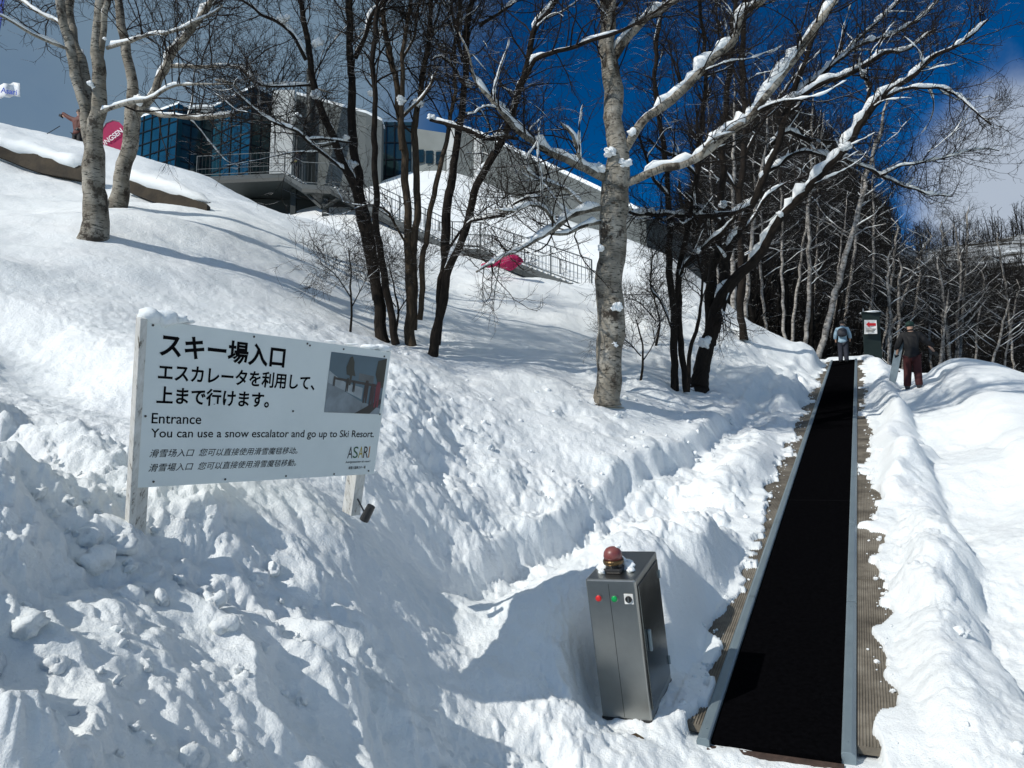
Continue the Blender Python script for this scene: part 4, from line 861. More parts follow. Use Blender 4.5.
for k, (px, py, s) in enumerate(((.68, .45, 1.2), (.80, .50, 1.3), (.90, .46, 1.4), (.33, .42, .7), (.45, .45, .6), (.1, .4, .5))):
    pp.append(('print_skier%d' % k, [(.03, .02, .02), (.03, .015, .02), (.12, .015, .03), (.02, .02, .02), (.02, .02, .02), (.03, .03, .03)][k], [(px - .03 * s, py + .04 * s), (px - .015 * s, py - .03 * s), (px + .02 * s, py - .03 * s), (px + .035 * s, py + .05 * s), (px + .03 * s, py + .30 * s), (px + .01 * s, py + .30 * s), (px, py + .16 * s), (px - .01 * s, py + .30 * s), (px - .03 * s, py + .30 * s)], .0040 + k * .0003))
base_pic = [o for o in sign.children if o.name == 'printed_photo'][0]
for nm, c_, poly, e in pp:
    o = pic(poly, flat(nm, c_, .5, var=.3, scale=9), 'photo_detail', e); o.parent = base_pic; o.location = (0, 0, 0)
# snow on the top edge
for k, (a, r, sq) in enumerate(((.015, .05, (1.2, .9, .8)), (.05, .055, (1.5, .9, .8)), (.095, .045, (1.6, .9, .6)), (.13, .025, (2, .8, .5)), (.90, .03, (2, .8, .6)), (.955, .045, (1.6, .9, .6)), (.985, .035, (1.3, .9, .6)), (.93, .03, (2, .8, .5)), (.70, .012, (3, .8, .5)), (.80, .012, (4, .8, .5)))):
    v, f = blob(SG(a, -.012) - sn * .03, r, 300 + k, 3, sq, .18); mesh_obj('snow_cap', v, f, M['snow_cap'], sign, smooth=True)
cl = P(367, 513, 5.45)
mb = MB(); mb.tube([cl + np.array([-.02, 0, -.05]), cl + np.array([.035, -.03, .05])], [.035, .03], 12); mb.tube([cl + np.array([-.07, 0, .10]), cl + np.array([.0, -.02, -.02])], .006, 6); tag(mb.obj('pipe_stub', M['blackp']), 'short black pipe stub sticking out of snow by the right sign post', 'pipe')

# ------------------------------------------------------------------ people
M['skin'] = flat('skin', (.45, .27, .19), .5); M['hair'] = flat('dark_hair', (.015, .012, .01), .6); M['jacket_blue'] = flat('pale_blue_jacket', (.26, .38, .46), .7, bmp=.4); M['cloth_black'] = flat('black_cloth', (.005, .005, .006), .8, bmp=.4)
M['cloth_red'] = flat('dark_red_cloth', (.045, .005, .005), .8, bmp=.4); M['cloth_navy'] = flat('navy_cloth', (.015, .018, .03), .8, bmp=.3); M['cloth_orange'] = flat('rust_orange_jacket', (.09, .02, .012), .7, bmp=.3); M['hat_green'] = flat('dark_green_hat', (.006, .035, .025), .7); M['boot'] = flat('black_boot', (.02, .02, .022), .5)
M['glove'] = flat('black_glove', (.012, .012, .012), .6); M['yellow'] = flat('yellow_bag', (.45, .38, .08), .6); M['ski_white'] = flat('snowboard_deck', (.16, .21, .24), .3); M['ski_blue'] = flat('board_edge_blue', (.05, .14, .30), .3); M['dark_pack'] = flat('dark_backpack', (.02, .022, .03), .7, bmp=.3)
def skin(name, joints, edges, mat, parent, sub=2, root=0):
    me = bpy.data.meshes.new(name); me.from_pydata([tuple(map(float, j[:3])) for j in joints], edges, []); me.update()
    o = bpy.data.objects.new(name, me); COL.objects.link(o); o.parent = parent; me.materials.append(mat)
    md = o.modifiers.new('skin', 'SKIN'); md.use_smooth_shade = True
    if not me.skin_vertices: pass
    for i, j in enumerate(joints):
        sv_ = me.skin_vertices[0].data[i]; r_ = j[3]; sv_.radius = (r_, r_) if np.isscalar(r_) else r_; sv_.use_root = (i == root)
    ss = o.modifiers.new('sub', 'SUBSURF'); ss.levels = ss.render_levels = sub
    return o
def person(loc, rz, h, label, top, legs, arms, leg, hat, pack=None, extra=None, group=None, lean=0.0, coat_len=.0):
    """local frame: facing +Y, 1.75 m tall figure scaled to h; arms: ((elbow, hand) left, right), leg: ((knee, foot) left, right)"""
    e = empty('person', loc, label, 'person', group); e.rotation_euler = (0, 0, rz); e.scale = (h / 1.75,) * 3
    J = [(0, 0, .95, .10), (0, .01, 1.15, .10), (0, .02, 1.36, .11), (0, .02 + lean, 1.48, .07), (0, .03 + lean, 1.56, .058), (0, .05 + lean, 1.64, .098), (0, .05 + lean, 1.72, .075)]
    E_ = [(0, 1), (1, 2), (2, 3), (3, 4), (4, 5), (5, 6)]
    for s, (el, ha), (kn, ft) in ((-1, arms[0], leg[0]), (1, arms[1], leg[1])):
        b_ = len(J); J += [(s * .17, .01, 1.38, .05), (*el, .04), (*ha, .03), (ha[0], ha[1] + .01, ha[2] - .02, .03)]; E_ += [(2, b_), (b_, b_ + 1), (b_ + 1, b_ + 2), (b_ + 2, b_ + 3)]
        b_ = len(J); J += [(s * .10, 0, .86, .07), (*kn, .05), (ft[0], ft[1], ft[2] + .10, .04), (ft[0], ft[1] + .13, ft[2] + .045, .045)]; E_ += [(0, b_), (b_, b_ + 1), (b_ + 1, b_ + 2), (b_ + 2, b_ + 3)]
    skin('body', J, E_, M['skin'], e)
    JJ = [(0, 0, .76 - coat_len, (.22, .19)), (0, 0, .92, .20), (0, .01, 1.15, .175), (0, .02, 1.34, .19), (0, .02 + lean, 1.47, .10), (0, .03 + lean, 1.53, .075)]; EE = [(0, 1), (1, 2), (2, 3), (3, 4), (4, 5)]
    for s, (el, ha) in ((-1, arms[0]), (1, arms[1])):
        b_ = len(JJ); JJ += [(s * .19, .01, 1.39, .105), (*el, .082), (*(np.array(el) * .12 + np.array(ha) * .96), .062)]; EE += [(3, b_), (b_, b_ + 1), (b_ + 1, b_ + 2)]
    skin('jacket', JJ, EE, M[top], e, root=2)
    for s, (kn, ft) in ((-1, leg[0]), (1, leg[1])):
        pass
    JT = [(0, 0, .92, .165)]; ET = []
    for s, (kn, ft) in ((-1, leg[0]), (1, leg[1])):
        b_ = len(JT); JT += [(s * .10, 0, .82, .125), (*kn, .105), (ft[0], ft[1], ft[2] + .12, .095), (ft[0], ft[1], ft[2] + .07, .09)]; ET += [(0, b_), (b_, b_ + 1), (b_ + 1, b_ + 2), (b_ + 2, b_ + 3)]
    skin('trousers', JT, ET, M[legs], e)
    for s, (kn, ft) in ((-1, leg[0]), (1, leg[1])):
        skin('boot', [(ft[0], ft[1] - .02, ft[2] + .13, .068), (ft[0], ft[1] - .01, ft[2] + .06, .07), (ft[0], ft[1] + .09, ft[2] + .05, .058), (ft[0], ft[1] + .17, ft[2] + .045, .045)], [(0, 1), (1, 2), (2, 3)], M['boot'], e)
    for s, (el, ha) in ((-1, arms[0]), (1, arms[1])):
        el, ha = np.array(el), np.array(ha); dv = unit(ha - el); jg = [(*(ha - dv * .03), .055), (*(ha + dv * .05), .058)]; eg = [(0, 1)]
        side = unit(np.cross(dv, (0, 1, 0.01)))
        for q in range(4): b_ = len(jg); o_ = side * (.024 * (q - 1.5)); jg += [(*(ha + dv * .11 + o_), .014), (*(ha + dv * (.155 - .008 * abs(q - 1.5)) + o_ + np.array((0, .02, 0))), .011)]; eg += [(1, b_), (b_, b_ + 1)]
        b_ = len(jg); jg += [(*(ha + dv * .06 + side * .06 * s * -1), .014)]; eg += [(0, b_)]
        skin('glove', jg, eg, M['glove'], e, 1)
    if hat: skin('hat', [(0, .02 + lean, 1.60, .112), (0, .03 + lean, 1.69, .125), (0, .035 + lean, 1.775, .06)], [(0, 1), (1, 2)], M[hat], e)
    # face: nose and ears keep the head from being a plain ball
    skin('hood' if hat == 'hair' else 'collar', [(0, .0 + lean, 1.50, .095), (0, .0 + lean, 1.54, .09)], [(0, 1)], M[top], e)
    if pack:
        skin('backpack', [(0, -.22, 1.02, (.20, .13)), (0, -.25, 1.20, (.22, .15)), (0, -.21, 1.42, (.17, .12))], [(0, 1), (1, 2)], M[pack], e)
    if extra: extra(e)
    return e
def lobj(mb, name, mat, par, smooth=False, bevel=0):
    o = mb.obj(name, mat, None, smooth, bevel); o.parent = par; o.location = (0, 0, 0); return o
# riding the belt, seen from behind
uR = UEND - 1.1; pr = P(845, 360, 1); 
az = math.atan2(UX, UY)
rp = L3(uR, -.02, .012); print('rider', rp, 'px', )
person(rp, -az, 1.62, 'person in pale blue jacket and dark backpack standing at the belt top', 'jacket_blue', 'cloth_navy', (((-.27, -.01, 1.14), (-.26, .05, .88)), ((.27, -.01, 1.14), (.27, .06, .88))), (((-.10, .03, .48), (-.11, 0, 0)), ((.10, .0, .48), (.11, -.04, 0))), 'hair', 'dark_pack')
# walking down with a snowboard under the arm
fp, ft_ = hit(914, 389); print('walker', fp, ft_)
def board(e):
    # a snowboard hanging from the hand at the hip, tip up behind the shoulder
    mb = MB(); c = np.array([-.36, .12, .80]); ax = unit(np.array([.22, -.12, .96])); bx = unit(np.array([.75, -.5, .2])); bx = unit(bx - ax * (bx @ ax)); nx = np.cross(ax, bx)
    poly = []
    for k in range(28):
        t = k * 2 * math.pi / 28; x_ = math.copysign(abs(math.cos(t)) ** .75, math.cos(t)) * .13; y_ = math.copysign(abs(math.sin(t)) ** .6, math.sin(t)) * .70
        x_ *= .82 + .18 * (abs(y_) / .74) ** 2 if abs(y_) < .62 else 1
        poly.append(c + bx * x_ + ax * y_)
    mb.prism(poly, nx * .012); lobj(mb, 'snowboard_deck', M['ski_white'], sb)
    mb = MB()
    for y_ in (-.30, .10): mb.box(c + ax * y_ - bx * .06 + nx * .014, bx * .12, ax * .22, nx * .03); mb.box(c + ax * y_ - bx * .05 + nx * .045, bx * .10, ax * .04, nx * .14); mb.tube([c + ax * (y_ + .16) - bx * .06 + nx * .04, c + ax * (y_ + .17) + nx * .13, c + ax * (y_ + .16) + bx * .06 + nx * .04], .018, 6)
    lobj(mb, 'binding', M['blackp'], sb)
sb = empty('snowboard', fp, 'pale snowboard with black bindings carried under the arm of the walking person', 'snowboard'); sb.rotation_euler = (0, 0, -az)
board(sb)
person(fp, -az, 1.78, 'person in black jacket and dark red trousers walking beside the escalator with a snowboard', 'cloth_black', 'cloth_red', (((-.30, -.02, 1.16), (-.33, .10, .94)), ((.34, .0, 1.20), (.50, .04, .95))), (((-.11, .10, .50), (-.14, .10, .0)), ((.11, .04, .48), (.12, -.06, 0))), 'hat_green', None, coat_len=.04)
# skier waving behind the left birch
sk, st_ = hit(77, 150, 40, 10); sk = P(77, 158, 25.3); print('skier', sk)
person(sk, -.3 + math.pi, 1.66, 'skier in a rust orange jacket reaching out with one arm on the left skyline', 'cloth_orange', 'cloth_black', (((-.25, .02, 1.12), (-.20, .2, .95)), ((.42, .05, 1.50), (.70, .08, 1.60))), (((-.12, .06, .50), (-.14, 0, 0)), ((.12, .06, .50), (.14, 0, 0))), 'hair')
hp = P(60, 126, 25.2); tip = P(37, 140, 25.0)
mb = MB(); mb.tube([hp, tip], .014, 6); mb.tube([tip + (hp - tip) * .08, tip + (hp - tip) * .09], .05, 10); spo = mb.obj('ski_pole', M['blackp']); tag(spo, 'thin dark ski pole held out by the skier on the left skyline', 'ski pole')

# ------------------------------------------------------------------ banners
M['pink'] = flat('pink_fabric', (.42, .006, .085), .7, var=.12, scale=2, bmp=.2); M['white_print'] = flat('white_print', (.8, .72, .76), .6); M['blue_cloth'] = flat('blue_fabric', (.02, .07, .40), .7); M['white_cloth'] = flat('white_fabric', (.75, .78, .80), .7)
M['pole'] = flat('grey_pole', (.30, .31, .32), .4, .6)
bd = 26.2
bc = P(108, 143, bd); bn = empty('pink_banner', bc, 'round topped pink feather banner with white lettering behind the left birches', 'banner')
top = [(101, 152), (101, 140), (102, 130), (106, 123.5), (113, 120.8), (119, 122), (124, 127), (126, 135), (125, 143), (122, 152), (118, 156), (110, 156)]
mb = MB(); mb.prism([P(x, y, bd) for x, y in top], (0, .02, 0)); mb.obj('banner_cloth', M['pink'], bn)
mb = MB(); mb.tube([P(100, 165, bd), P(100.6, 140, bd), P(102, 129, bd), P(106, 122.8, bd), P(113, 120, bd), P(120, 121.5, bd)], .02, 6); mb.obj('pole', M['pole'], bn)
a0, a1 = P(101, 146, bd - .03), P(124, 129, bd - .03); axx = unit(a1 - a0); dnn = unit(np.cross(axx, (0, 1, 0))); dnn = dnn if dnn[2] < 0 else -dnn
text('JONSEN'.replace('JO', 'ONG')[0:6] if False else 'ONGSEN', 0, 0, .20, M['white_print'], .02, par=bn, origin=a0 - dnn * .12, ax=axx, dn=dnn, width=np.linalg.norm(a1 - a0) * .92)
fd = 17.0
fl = empty('white_flag', P(-6, 110, fd), 'small white pennant with blue writing fluttering at the left picture edge', 'flag')
vv = []; 
for i in range(9):
    for j in range(5): vv.append(P(-6 + i * 3.2, 84 + j * 3.4 + (i % 3) * .8 - .3 * i, fd + .05 * math.sin(i * 1.3)))
mesh_obj('flag_cloth', vv, [(i * 5 + j, i * 5 + j + 1, i * 5 + j + 6, i * 5 + j + 5) for i in range(8) for j in range(4)], M['white_cloth'], fl, smooth=True).modifiers.new('s', 'SOLIDIFY').thickness = .01
text('NISEKO'[0:0] + 'Asari', 0, 0, .13, M['blue_cloth'], .02, par=fl, origin=P(1, 87, fd - .10), ax=unit(P(19, 90, fd) - P(1, 87, fd)), dn=np.array([.0, 0, -1.]), width=.36)
mb = MB(); mb.tube([P(-7, 190, fd), P(-7, 70, fd)], .02, 8); mb.obj('flag_pole', M['pole'], fl)
bf = empty('blue_flag', P(-8, 60, 14), 'narrow blue flag corner hanging in at the top left picture corner', 'flag')
mb = MB(); mb.prism([P(-30, -20, 14), P(6, -20, 14), P(3, 8, 14), P(-1, 32, 14), P(-30, 40, 14)], (0, .02, 0)); mb.obj('flag_cloth', M['blue_cloth'], bf)
mb = MB(); mb.tube([P(-30, 190, 14), P(-30, -40, 14)], .02, 8); mb.obj('flag_pole', M['pole'], bf)
# red pad on the slope
pc = P(503, 262, 23.5); V, Fc = [], []
pad = empty('pink_cover', pc, 'crumpled dark pink padded cover lying in the snow by the stair foot', 'padded cover')
V1, F1 = blob(P(507, 261, 23.5), .32, 17, 4, (1.35, .55, .78), .22); mesh_obj('padded_body', V1, F1, M['pink'], pad, smooth=True)
V1, F1 = blob(P(491, 265, 23.4), .13, 23, 3, (1.6, .6, .7), .35); mesh_obj('loose_flap', V1, F1, M['pink'], pad, smooth=True)

# ------------------------------------------------------------------ timber edge in the hillside
M['timber'] = flat('weathered_timber', (.032, .024, .014), .9, var=.5, scale=3, bmp=1)
def plank_line(pts, label):
    c = catmull(np.array([np.append(P(x, y, d_), w * d_ / F) for x, y, d_, w in pts]), .25); pr_ = c[:, :3]; hh = c[:, 3]
    rt = empty('timber_edge', pr_[0], label, 'timber edge', 'timber edging on the left slope'); mb = MB(); nK = len(pr_)
    vs = []
    for q, h_ in zip(pr_, hh): vs += [q + np.array([0, 0, h_ / 2]), q + np.array([0, -.02, -h_ / 2 - .1]), q + np.array([0, .2, -h_ / 2 - .1]), q + np.array([0, .2, h_ / 2])]
    fs = [(4 * i + j, 4 * i + (j + 1) % 4, 4 * i + 4 + (j + 1) % 4, 4 * i + 4 + j) for i in range(nK - 1) for j in range(4)] + [(0, 1, 2, 3), tuple(4 * (nK - 1) + j for j in (3, 2, 1, 0))]
    mb.add(vs, fs); mb.obj('plank', M['timber'], rt)
    p2 = pr_ + np.array([0, .16, 0]) + np.array([0, 0, 1.]) * (hh / 2 + .10)[:, None]; L_ = np.arange(nK) * .25
    r2_ = .26 * (1 + .35 * fbm(L_ * 1.2, L_ * 0 + 3, 77, 3)); r2_[0] = r2_[-1] = .02
    v, f = tubes(p2[None], r2_[None], 14); th_ = np.tile(np.arange(14), nK); k = 1 + .22 * fbm(v[:, 0] * 3, v[:, 2] * 3 + v[:, 1], 66, 4); cc = np.repeat(p2, 14, 0); v = cc + (v - cc) * k[:, None] * np.array([1, 1, .8])
    mesh_obj('snow_cushion', v, f, M['snow_cap'], rt, smooth=True)
plank_line([(-20, 143, 20, 7), (2, 150, 20, 8), (20, 156, 20, 11), (45, 163, 19.8, 14), (62, 167, 19.7, 12), (86, 172, 19.5, 10)], 'brown timber edging under a snow cushion left of the birches')
plank_line([(122, 180, 19, 8), (140, 187, 18.8, 11), (162, 195, 18.6, 12), (185, 202, 18.4, 11), (207, 207, 18.2, 6)], 'brown timber edging under a snow cushion right of the birches')

# ------------------------------------------------------------------ buildings
def glassmat(name, col, rough=.08):
    m, nt, b = newmat(name); tc = nt.nodes.new('ShaderNodeTexCoord').outputs['Object']
    lk(nt, ramp(nt, noise(nt, tc, .35, 3), [(.35, tuple(c * .7 for c in col)), (.65, tuple(c * 1.3 for c in col))]), b.inputs['Base Color']); b.inputs['Roughness'].default_value = rough; b.inputs['Specular IOR Level'].default_value = .8; b.inputs['Metallic'].default_value = .25; return m
M['glass_blue'] = glassmat('blue_glass', (.012, .060, .092)); M['glass_dark'] = glassmat('dark_glass', (.02, .045, .05)); M['mull'] = flat('dark_mullion', (.008, .012, .018), .8, spec=.05)
M['wall_white'] = flat('white_panel', (.62, .63, .60), .8, var=.08, scale=.6); M['wall_grey'] = flat('grey_green_panel', (.105, .12, .118), .8, var=.10, scale=.5); M['concrete'] = flat('concrete', (.06, .07, .072), .85, var=.12, scale=1.5); M['steel_green'] = flat('dark_green_steel', (.012, .018, .018), .6, .2)
def topz(px, py, z): r = ray(px, py); return P(px, py, (z - EYE) / r[2])
def wall(name, A_, B_, zb, mat, par, th=.4):
    A_, B_ = np.array(A_), np.array(B_); h = unit(np.array([B_[0] - A_[0], B_[1] - A_[1], 0])); nr_ = np.array([-h[1], h[0], 0]); nr_ = nr_ if nr_[1] > 0 else -nr_
    mb = MB(); mb.prism([A_, B_, (B_[0], B_[1], zb), (A_[0], A_[1], zb)], nr_ * th); return mb.obj(name, mat, par)
def curtain(A_, B_, zb, nc, dz, mat, par, th=.3):
    A_, B_ = np.array(A_), np.array(B_); g_ = wall('glass_facade', A_, B_, zb, mat, par, th); h = unit(np.array([B_[0] - A_[0], B_[1] - A_[1], 0])); nr_ = np.array([-h[1], h[0], 0]); nr_ = nr_ if nr_[1] > 0 else -nr_
    mb = MB()
    for k in range(nc + 1):
        t = k / nc; p_ = A_ + (B_ - A_) * t; mb.box(np.array([p_[0], p_[1], zb]) - h * .035 - nr_ * .05, h * .07, nr_ * .049, (0, 0, p_[2] - zb))
    z_ = zb; 
    while z_ < min(A_[2], B_[2]) - .1:
        mb.box(np.array([A_[0], A_[1], z_]) - nr_ * .045, np.array([B_[0] - A_[0], B_[1] - A_[1], 0]), nr_ * .043, (0, 0, .06)); z_ += dz
    mb.obj('mullions', M['mull'], g_).location = (0, 0, 0)
    return g_
zt = 25.0
A1, A2, A3, A4, A5 = topz(128, 122, zt), topz(179, 103.5, zt), topz(214, 106.5, zt), topz(253, 87, zt), topz(272, 95.5, zt)
# the sawtooth: put the recess well behind
ctr = empty('ski_centre', (A4[0], A4[1], 14), 'blue glass sawtooth ski centre with white end wall on top of the slope', 'building')
curtain(A1, A2, 14, 6, .82, M['glass_blue'], ctr); A3b = A3 + np.array([0, 1.6, 0]); 
curtain(A2 + np.array([.02, .3, 0]), A3b, 14, 4, .82, M['glass_dark'], ctr); curtain(A3, A4, 14, 4, .82, M['glass_blue'], ctr); curtain(A4 + np.array([.02, .02, 0]), A5, 14, 2, .82, M['glass_dark'], ctr)
mb = MB(); mb.prism([A1 + (0, 0, .0), A2, A2 + (.3, .5, 0), A3, A4, A5, A5 + (1, 5, 0), A1 + (0, 7, 0)], (0, 0, .14)); mb.obj('roof_snow', M['snow_cap'], ctr)
W1, W2 = topz(272, 89, 24.0), topz(294, 89, 24.1); wall('white_wall', W1 + (0, .1, 0), W2 + (0, .1, 0), 17.6, M['wall_white'], ctr, 1); wall('deck_shade_wall', W1 + (-1.5, .2, -6.5), W2 + (6, .2, -6.6), 9, M['steel_green'], ctr, 1)  # dark wall added below deck level, standing in for the shade there
G1, G2, G3 = P(294, 90, 45), P(366, 113, 45), P(382, 121, 45)
wall('grey_wall', G1 + (0, .5, 0), G2, 8, M['wall_grey'], ctr, 1.2); wall('grey_wall', G2, G3, 8, M['wall_grey'], ctr, 1.2)
mb = MB(); mb.tube([P(311, 182, 44), P(311, 70, 44)], .26, 16); mb.obj('round_column', M['steel_green'], ctr, smooth=True)
mb = MB()
for a_, b2 in ((G1 + (0, .5, 0), G2), (G2, G3)): mb.box(a_, b2 - a_, (0, 1.1, 0), (0, 0, .16))
mb.obj('roof_snow', M['snow_cap'], ctr)
lc = P(298, 122, 43.6)
mb = MB(); mb.tube([lc + (0, 0, -.45), lc + (0, 0, -.25), lc + (0, 0, .18), lc + (0, 0, .30)], [.10, .30, .30, .12], 12); lt = empty('deck_lantern', lc, 'white capped lantern on the deck beside the round column', 'lantern'); mb.obj('lantern_body', M['wall_grey'], lt)
mb = MB(); mb.tube([lc + (0, 0, -3.2), lc + (0, 0, -.46)], .05, 8); mb.obj('post', M['steel_green'], lt); v, f = blob(lc + (0, 0, .36), .22, 5, 3, (1.2, 1.2, .7), .15); mesh_obj('snow_cap', v, f, M['snow_cap'], lt, smooth=True)
# link with dark blue glazing, small white block, long descending wall
link = empty('link_building', P(400, 165, 47), 'dark glazed link between the grey wall and the small white block', 'building')
curtain(P(378, 122, 48.5), P(412, 122, 48.5), 15, 4, 1.1, M['glass_dark'], link)
blk = empty('white_block', P(432, 175, 46), 'small pale block with snowy parapet seen through the dark tree stems', 'building')
wall('wall', P(412, 128, 46.5), P(446, 133, 46.0), 14, flat('block_render', (.20, .22, .21), .8, scale=.8), blk, 3)
for k, (x, y) in enumerate(((417, 150), (426, 151), (436, 152))):
    a_ = P(x, y, 46.15 - k * .1); mb = MB(); mb.box(a_ + (0, -.06, 0), (.42, -.02, 0), (0, .05, 0), (0, 0, -.8)); w_ = mb.obj('window', M['glass_dark'], blk)
lw = empty('long_wall_building', P(560, 230, 41), 'long grey green building with a roof line sloping down behind the central birch', 'building')
tp = [P(448, 124, 46), P(478, 134, 45.5), P(505, 147, 44.5), P(545, 165, 43), P(600, 191, 41), P(646, 216, 39)]
for a_, b2 in zip(tp[:-1], tp[1:]): wall('wall', a_, b2, 8, M['wall_grey'], lw, 6)
mb = MB()
for a_, b2 in zip(tp[:-1], tp[1:]): mb.prism([a_ + (0, -.06, 0), b2 + (0, -.06, 0), b2 + (0, -.06, .22), a_ + (0, -.06, .22)], (0, 6, .0))
mb.obj('roof_snow', M['snow_cap'], lw)
mb = MB(); 
for a_ in (P(447, 125, 45.9), P(474, 131.5, 45.4)): mb.box(a_ + (0, -.03, 0), (.45, 0, 0), (0, .02, 0), (0, 0, -5))
mb.obj('corner_trim', M['wall_white'], lw)

# ------------------------------------------------------------------ raised walkway with stairs
M['railing'] = flat('grey_railing', (.07, .085, .09), .6, .2)
wk = empty('raised_walkway', P(300, 190, 41), 'raised grey concrete deck and stairs with thin metal railings down the slope', 'walkway')
edge = [(196, 177, 42), (250, 174.5, 41.3), (284, 173, 40.8), (302, 184, 39.6), (331, 186, 39.0), (452, 248, 33.5), (480, 249, 33.0), (592, 291, 28.5)]
E3 = [P(*q) for q in edge]; bk_ = np.array([.5, 1.9, 0])
for i, (a_, b2) in enumerate(zip(E3[:-1], E3[1:])):
    dpt = bk_ * (2.4 if i < 3 else 1.5 if i == 3 else 1); mb = MB(); mb.prism([a_, b2, b2 - (0, 0, .24), a_ - (0, 0, .24)], dpt); mb.obj('slab' if i in (0, 1, 3, 5) else 'stair_flight', M['concrete'], wk)
    if i in (4, 6, 2):
        L_ = np.linalg.norm((b2 - a_)[:2]); ns = int(L_ / .3); mb = MB()
        for k in range(ns): p_ = a_ + (b2 - a_) * (k / ns); mb.box(p_ + (0, .35, .003), (b2 - a_) * np.array([1, 1, 0]) / ns * .98, dpt * .72, (0, 0, .05))
        mb.obj('treads', M['snow_cap'], wk)
    mb = MB(); mb.prism([a_ - (0, .0, .243), b2 - (0, .0, .243), b2 - (0, 0, .42), a_ - (0, 0, .42)], dpt * .98 + np.array([.0, .0, 0])); mb.obj('beam', M['steel_green'], wk)  # spans the whole underside; the soffit's shade is put into its dark colour
    for off, nm in ((np.array([0, .04, 0]), 'railing'), (dpt * .95, 'railing')):
        mb = MB(); a2_, b2_ = a_ + off, b2 + off; L_ = np.linalg.norm(b2_ - a2_); npst = max(1, int(L_ / 1.9)); nbar = int(L_ / .21)
        for k in range(npst + 1): p_ = a2_ + (b2_ - a2_) * (k / npst); mb.tube([p_, p_ + (0, 0, 1.2)], .03, 6)
        if i >= 2 or True:
            for k in range(nbar): p_ = a2_ + (b2_ - a2_) * ((k + .5) / nbar); mb.tube([p_ + (0, 0, .12), p_ + (0, 0, 1.18)], .009 if i > 1 else .006, 4, False)
        for z_ in (.12, 1.2): mb.tube([a2_ + (0, 0, z_), b2_ + (0, 0, z_)], .024, 6)
        if i < 2: mb.tube([a2_ + (0, 0, .45), b2_ + (0, 0, .45)], .015, 6)
        mb.obj(nm, M['railing'], wk)
for q, dz in (((324, 188, 39.4), 3.5), ((292, 184, 41.5), 4), ((465, 256, 34), 2.5), ((395, 226, 36.5), 3.2)):
    p_ = P(*q) + (0, .3, 0); mb = MB(); mb.box(p_ - (.14, 0, dz), (.28, 0, 0), (0, .28, 0), (0, 0, dz - .15)); mb.obj('support_post', M['steel_green'], wk)
mb = MB(); mb.tube([P(303, 190, 40.0), P(322, 208, 39.6)], .10, 6); mb.tube([P(340, 198, 39.0), P(324, 208, 39.6)], .10, 6); mb.obj('brace', M['steel_green'], wk)
M['vest'] = flat('yellow_green_bag', (.38, .36, .10), .6)
def bag(e):
    o = skin('bag', [(-.10, .17, .95, .10), (-.12, .2, 1.15, .11)], [(0, 1)], M['vest'], e)
pd_ = P(297, 181, 41.2)
person(pd_, math.pi - .9, 1.75, 'person in dark clothes holding something yellowish on the raised deck', 'cloth_navy', 'cloth_black', (((-.25, .06, 1.12), (-.16, .24, 1.02)), ((.25, .06, 1.12), (.16, .24, 1.02))), (((-.10, .06, .50), (-.12, 0, 0)), ((.10, .0, .48), (.12, -.06, 0))), 'hair', None, bag)

# ------------------------------------------------------------------ green booth with arrow sign
M['booth'] = flat('dark_green_paint', (.006, .015, .012), .6, var=.15, scale=3)
hd = 33.5
b0, b1 = P(864, 354, hd), P(882, 354, hd); t0_ = P(864, 312, hd); hh_ = t0_[2] - b0[2] + 1.0
bo = empty('green_booth', b0 - (0, 0, 1), 'narrow dark green booth beyond the top of the belt', 'booth')
vw = unit(np.array([b1[0], b1[1], 0])) * .6; wv = b1 - b0; mb = MB(); mb.box(b0 - (0, 0, 1.0), wv, vw, (0, 0, hh_)); mb.obj('cabin', M['booth'], bo, bevel=.01)
mb = MB(); mb.box(b0 + np.array([-.05, -.05, hh_ - 1.0 + .003]), wv + (.10, 0, 0), vw * 1.15, (0, 0, .05)); rf = mb.obj('roof', M['booth'], bo)
v, f = blob(b0 + wv / 2 + vw * .5 + (0, 0, hh_ - .93), .42, 9, 3, (1, 1.1, .16), .1); mesh_obj('snow_cap', v, f, M['snow_cap'], bo, smooth=True)
mb = MB(); mb.tube([b0 + (.12, .1, hh_ - 1), b0 + (.12, .1, hh_ - .78)], .03, 6); mb.obj('roof_vent', M['pole'], bo)
s0, s1, s2 = P(864.6, 320, hd - .05), P(876.5, 320, hd - .05), P(864.6, 334, hd - .05)
ar = empty('arrow_sign', s0, 'white sign with a red arrow pointing left fixed to the green booth', 'sign')
mb = MB(); mb.prism([s0, s1, s1 + (0, 0, s2[2] - s0[2]), s2], (0, .03, 0)); mb.obj('panel', flat('sign_white', (.72, .72, .70), .5), ar)
hw, hv = (s1 - s0), np.array([0, 0, s2[2] - s0[2]])
def AP(a, b_): return s0 + hw * a + hv * b_ + np.array([0, -.006, 0])
mesh_obj('red_arrow', [AP(*q) for q in ((.10, .32), (.38, .12), (.38, .23), (.92, .23), (.92, .42), (.38, .42), (.38, .53))], [(0, 1, 2, 3, 4, 5, 6)], M['red'], ar)
text('この先危険', 0, 0, .08, M['ink'], .03, par=ar, origin=AP(.08, .62), ax=unit(hw), dn=np.array([0, 0, -1.]), width=np.linalg.norm(hw) * .82) if False else None
mb = MB()
for k in range(3): mb.box(AP(.08, .64 + k * .10), hw * (.82 - .1 * k), (0, .002, 0), (0, 0, -.025))
mb.obj('small_print', M['ink'], ar)

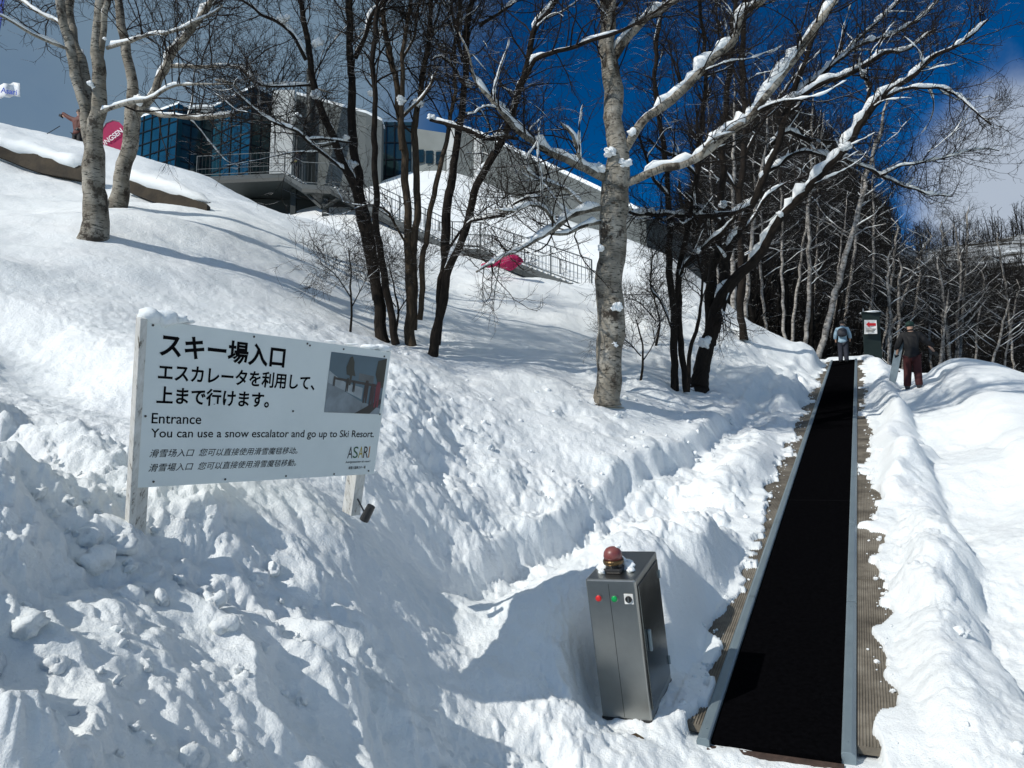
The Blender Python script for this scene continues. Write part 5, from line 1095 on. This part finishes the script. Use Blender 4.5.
# ------------------------------------------------------------------ light, sky
EL, AZ = 36, -124.0
sd = np.array([math.sin(R(AZ)) * math.cos(R(EL)), math.cos(R(AZ)) * math.cos(R(EL)), math.sin(R(EL))])
from mathutils import Vector
sun = bpy.data.lights.new('sun', 'SUN'); so = bpy.data.objects.new('sun', sun); COL.objects.link(so); sun.energy = 3.5; sun.angle = R(.53); sun.color = (1, .955, .88)
so.rotation_euler = Vector(sd).to_track_quat('Z', 'Y').to_euler(); so.location = (20, 20, 30)
w = bpy.data.worlds.new('World'); scene.world = w; w.use_nodes = True; nt = w.node_tree; bg = nt.nodes['Background']
sky = nt.nodes.new('ShaderNodeTexSky'); sky.sky_type = 'NISHITA'; sky.sun_disc = False; sky.sun_elevation = R(EL); sky.sun_rotation = R(AZ); sky.altitude = 1500; sky.air_density = .9; sky.dust_density = .2; sky.ozone_density = 1.6
tc = nt.nodes.new('ShaderNodeTexCoord').outputs['Generated']
gm = nd(nt, 'ShaderNodeGamma', Gamma=1.35); lk(nt, sky.outputs[0], gm.inputs[0])
def lobe(px, py, width):
    d_ = unit(ray(px, py)); x = nd(nt, 'ShaderNodeVectorMath', _operation='DOT_PRODUCT'); lk(nt, tc, x.inputs[0]); x.inputs[1].default_value = tuple(d_)
    mr = nd(nt, 'ShaderNodeMapRange'); mr.interpolation_type = 'SMOOTHSTEP'; mr.inputs[1].default_value = math.cos(R(width)); mr.inputs[2].default_value = 1.0; lk(nt, x.outputs['Value'], mr.inputs[0]); return mr.outputs[0]
def madd(a, k, b_):
    x = nd(nt, 'ShaderNodeMath', _operation='MULTIPLY_ADD'); lk(nt, a, x.inputs[0]); x.inputs[1].default_value = k
    if isinstance(b_, float): x.inputs[2].default_value = b_
    else: lk(nt, b_, x.inputs[2])
    return x.outputs[0]
n1 = noise(nt, tc, 2.6, 7, .55); n2 = noise(nt, tc, 7.0, 7, .6)
cl_ = madd(n1, .8, -.66); cl_ = madd(lobe(60, 60, 42), .95, cl_); cl_ = madd(lobe(420, -80, 26), .55, cl_); cl_ = madd(n2, .30, cl_); cl_ = madd(lobe(640, 140, 24), -1.1, cl_); cl_ = madd(lobe(960, 30, 16), -.8, cl_)
mr = nd(nt, 'ShaderNodeMapRange'); mr.interpolation_type = 'SMOOTHSTEP'; mr.inputs[1].default_value = .0; mr.inputs[2].default_value = 1.0; lk(nt, cl_, mr.inputs[0])
c2_ = madd(n1, .8, -1.25); c2_ = madd(n2, 1.5, c2_); c2_ = madd(lobe(1020, 185, 8), 1.3, c2_)
mr2 = nd(nt, 'ShaderNodeMapRange'); mr2.interpolation_type = 'SMOOTHSTEP'; mr2.inputs[1].default_value = .0; mr2.inputs[2].default_value = 1.15; lk(nt, c2_, mr2.inputs[0])
SKYK = .46
hs = nd(nt, 'ShaderNodeHueSaturation', Saturation=1.45, Value=SKYK); lk(nt, gm.outputs[0], hs.inputs['Color'])
mx = mixc(nt, mr2.outputs[0], mixc(nt, mr.outputs[0], hs.outputs[0], (1.45, 2.15, 2.9)), (3.9, 4.5, 5.4)); sz_ = nt.nodes.new('ShaderNodeSeparateXYZ'); lk(nt, tc, sz_.inputs[0]); mz = nd(nt, 'ShaderNodeMapRange'); mz.interpolation_type = 'SMOOTHSTEP'; mz.inputs[1].default_value = .58; mz.inputs[2].default_value = .88; lk(nt, sz_.outputs['Z'], mz.inputs[0])
mx = mixc(nt, mz.outputs[0], mx, (4.2, 4.9, 5.4)); lk(nt, mx, bg.inputs[0]); bg.inputs[1].default_value = .10  # bright veil overhead, out of view, added to fill the shadows
vs_ = scene.view_settings; vs_.view_transform = 'Standard'; vs_.look = 'None'; vs_.gamma = 1; vs_.use_curve_mapping = False; vs_.exposure = 0.15
scene.render.engine = 'CYCLES'; scene.cycles.max_bounces = 5; scene.cycles.diffuse_bounces = 3; scene.cycles.glossy_bounces = 3; scene.cycles.use_denoising = True
print('objects', len(bpy.data.objects), 'polys', sum(len(m_.polygons) for m_ in bpy.data.meshes))
